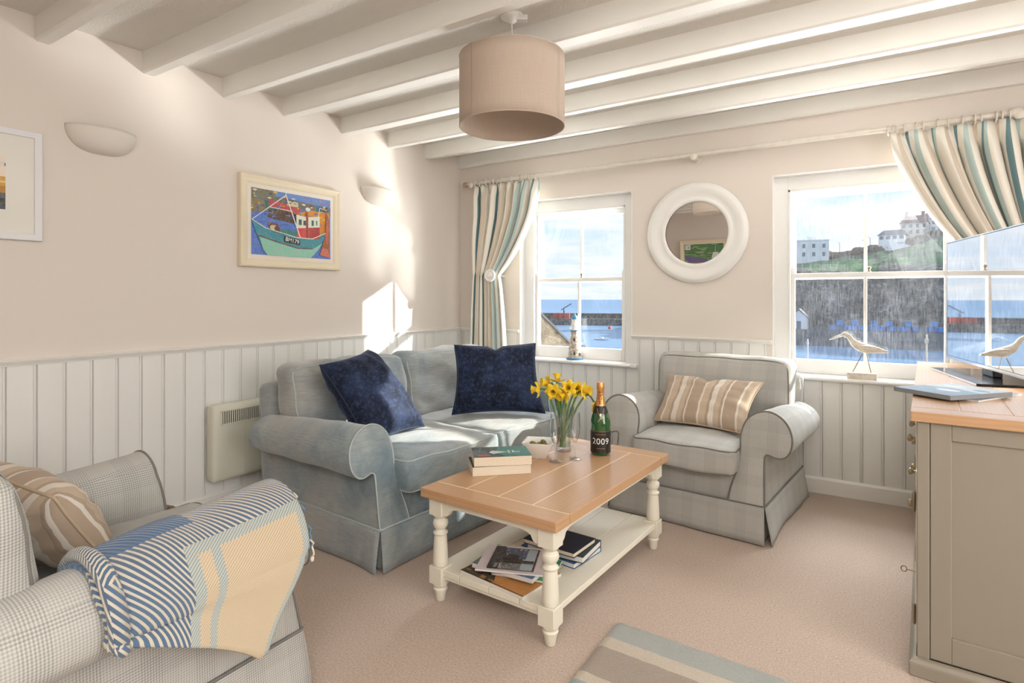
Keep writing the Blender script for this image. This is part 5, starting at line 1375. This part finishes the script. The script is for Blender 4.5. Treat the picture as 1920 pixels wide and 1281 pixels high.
def boat_hull(name, label, x, y_, L_, mat, rot, group='boats in the harbour'):
    root = thing(name, label, 'boat', (x, y_, SEA), rot, group)
    g = G(); rings = []
    for k in range(9):
        q = k/8; w_ = L_*.17*math.sin(min(1, q*1.15+.12)*PI*.62+.0)**.8*(1 if q < .75 else max(.03, 1-((q-.75)/.25)**2)); xx = -L_/2+L_*q; zt_ = .09*L_+.05*L_*q*q
        rings.append([(xx, -w_, zt_), (xx, -w_*.8, .02*L_), (xx, 0, -.05*L_), (xx, w_*.8, .02*L_), (xx, w_, zt_), (xx, w_*.85, zt_-.005), (xx, 0, zt_*.5), (xx, -w_*.85, zt_-.005)])
    g.loft(rings); g.build('hull', mat, root, smooth=50)
    g = G(); g.box(-.18*L_, .08*L_, -.08*L_, .08*L_, .05*L_, .2*L_); g.box(-.2*L_, .1*L_, -.09*L_, .09*L_, .2*L_, .21*L_); g.build('cabin', M_house, root, smooth=0)
    return root
boat_hull('rowing_boat', 'small white boat moored in the harbour, seen right of the lighthouse ornament', azp(1129, 150), 150, 4.2, M_house, .15)
boat_hull('motor_boat', 'small white motor boat moored in the middle of the harbour', -66, 105, 5, M_house, .8)
boat_hull('motor_boat', 'small orange motor boat moored near the harbour wall', -92, 128, 5, M_orange, 2.4)
boat_hull('motor_boat', 'small white motor boat moored further out in the harbour', -62, 128, 4.5, M_house2, -.5)
for px, Y, lb in ((1144, 205, 'round mooring buoy below the harbour wall'),):
    o = G().sphere((0, 0, 0), .7, 8).build('mooring_buoy', M_orange, None, smooth=80); o.location = (azp(px, Y), Y, SEA+.3); tag(o, lb, 'buoy')
# harbour wall: raised parapet behind a lower quay, facing the house
hw_ = thing('harbour_wall', 'long stone harbour wall across the sea', 'harbour wall', (azp(1093, 228), 228, SEA), math.radians(20))
g = G(); g.box(-150, 62, -4, 4, -2, 2.8); g.build('quay', M_conc, hw_, smooth=0, bevel=.15)
g = G(); g.box(-150, 62, 1.6, 4.6, 2.8, 4.7); g.box(-150, 62, 1.3, 4.9, 4.7, 4.95); g.build('parapet', M_conc, hw_, smooth=0)
g = G()
for k in range(32): g.box(-148+k*6.6, -147.6+k*6.6, -4.25, -3.9, -1.5, 2.9)
g.build('fender_post', M_conc, hw_, smooth=0)['kind'] = 'stuff'
def on_quay(px): return hw_.matrix_basis @ Vector(((px-1093)*.233, -1.0, 2.8))
for i, (px, w_) in enumerate(((1044, 2.6), (1052, 2.4), (1064, 2.6))):
    o = thing('container', ['left', 'middle', 'right'][i]+' one of three orange containers on the harbour wall', 'container', on_quay(px), math.radians(20), 'orange containers on the harbour wall')
    g = G(); g.box(-w_/2, w_/2, -1, 1, 0, 2.3); g.build('case', M_orange, o, smooth=0, bevel=.08)
    g = G()
    for k in range(5): g.box(-w_/2+.25+k*.5, -w_/2+.35+k*.5, -1.08, -.98, .1, 2.2)
    g.build('rib', M_orange, o, smooth=0)
o = thing('crane', 'small blue-grey crane on the harbour wall behind the containers', 'crane', on_quay(1056)+Vector((0, 1.2, 0)), math.radians(20))
g = G(); g.box(-.3, .3, -.3, .3, 0, 3.6); g.build('post', M_steel, o, smooth=0)
g = G(); g.tube([(-1.2, 0, 3.6), (3.2, 0, 6.4)], .22, 8); g.tube([(0, 0, 4.6), (3.2, 0, 6.4)], .1, 6); g.tube([(0, 0, 3.4), (0, 0, 4.7)], .2, 6); g.build('jib', M_steel, o)
g = G(); g.tube([(3.2, 0, 6.4), (3.2, 0, 4.8)], .06, 5); g.build('hook_cable', M_steel, o)
# neighbouring stone gable, low on the left of the sea window
M_dkslate = plain('dark_verge_slate', srgb(70, 66, 62), .9)
M_gable = f_tex('rubble_stone', srgb(120, 100, 74), srgb(206, 190, 160), 3.2, .95, 1.0, .06, srgb(160, 140, 108))
nb = thing('stone_outbuilding', 'rubble stone gable of the building below the sea window', 'building', (-4.94, 8.6, 0), math.radians(26))
g = G(); g.prism([(-4.0, -6), (1.6, -6), (1.6, -.78), (-1.2, 2.02), (-4.0, -.78)], 'y', 0, .40); g.build('gable_wall', M_gable, nb, smooth=0)
for a, b_ in (((-1.2, 2.02), (1.75, -.93)), ((-1.2, 2.02), (-4.15, -.93))):
    g = G(); g.prism([a, b_, (b_[0], b_[1]+.035), (a[0], a[1]+.035)], 'y', -.03, .43); g.build('coping', M_dkslate, nb, smooth=0)
    g = G(); g.prism([(a[0], a[1]-.75), (b_[0]*.85, b_[1]-.4), (b_[0]*.85, b_[1]-.3), (a[0], a[1]-.65)], 'y', .42, 4.5); g.build('roof_slope', M_dkslate, nb, smooth=0)
# near quayside: railing and posts under the big window
rl = thing('railing', 'pale metal railing along the near quayside', 'railing', (0, 34, -4.1))
g = G(); zz = 0
g.tube([(-16, 0, 1.0), (10, 0, 1.0)], .03, 6); g.tube([(-16, 0, .55), (10, 0, .55)], .02, 6); g.build('rail', M_pole, rl)
for k in range(14): G().tube([(-16+2*k, 0, 0), (-16+2*k, 0, 1.02)], .03, 6).build('post', M_pole, rl)
g = G(); g.box(-20, 14, 33, 36.5, -14, -4.1); struct(g.build('near_quay', M_conc, None, smooth=0))
for px, Y, y0_, y1_, lb in ((1515, 60, 636, 690, 'slim white mast rising from the water at the left of the harbour window'), (1738, 40, 627, 690, 'weathered timber post with a lamp right of the bird ornament')):
    o = thing('mast' if px < 1600 else 'post', lb, 'post', (azp(px, Y), Y, SEA if Y > 45 else -5.5))
    top_ = zat(y0_, px, Y)-o.location.z
    G().tube([(0, 0, 0), (0, 0, top_)], (.06 if Y > 45 else .045), 8).build('pole', M_house if Y > 45 else M_house2, o)
    g = G(); g.box(-.09, .09, -.06, .06, top_-.5, top_-.25); g.build('fitting', M_house if Y > 45 else M_house2, o, smooth=0)
for px, Y, lb_ in ((1632, 246, 'thin street lamp post on the hill, nearest the low white bungalow'), (1622, 240, 'thin street lamp post on the hill beside the glazing bar'), (1575, 244, 'thin street lamp post on the hill, nearest the white villa')):
    zb_ = hill_z(azp(px, Y), Y); o = thing('lamp_post', lb_, 'lamp post', (azp(px, Y), Y, zb_-.3), 0, 'lamp posts on the hill')
    G().tube([(0, 0, 0), (0, 0, 6.0), (-.8, 0, 6.3)], .09, 6).build('column', M_steel, o)
# scrub bushes along the top of the field
M_bush = f_tex('scrub_leaves', srgb(70, 66, 50), srgb(112, 100, 80), 1.2, 1, 1, .3)
for k in range(22):
    px = 1545+k*11.5; Y = 247+rq.random()*6; x = azp(px, Y); r_ = 1.3+1.1*rq.random()
    g = G(); M_ = Matrix.Diagonal((1.5, 1.0, .75, 1))
    n_ = 8
    rings = [[M_ @ (Vector((math.sin(PI*i/n_)*math.cos(2*PI*j/12), math.sin(PI*i/n_)*math.sin(2*PI*j/12), -math.cos(PI*i/n_)))*r_*(1+.35*vn((i*.9+k*3, j*.9, k)))) for j in range(12)] for i in range(n_+1)]
    g.loft(rings, True, True); o = g.build('bush', M_bush, None, smooth=30); o.location = (x, Y, hill_z(x, Y)+r_*.3)
    tag(o, 'brown scrubby bush on the skyline of the hill', 'bush', 'scrub bushes along the hilltop')
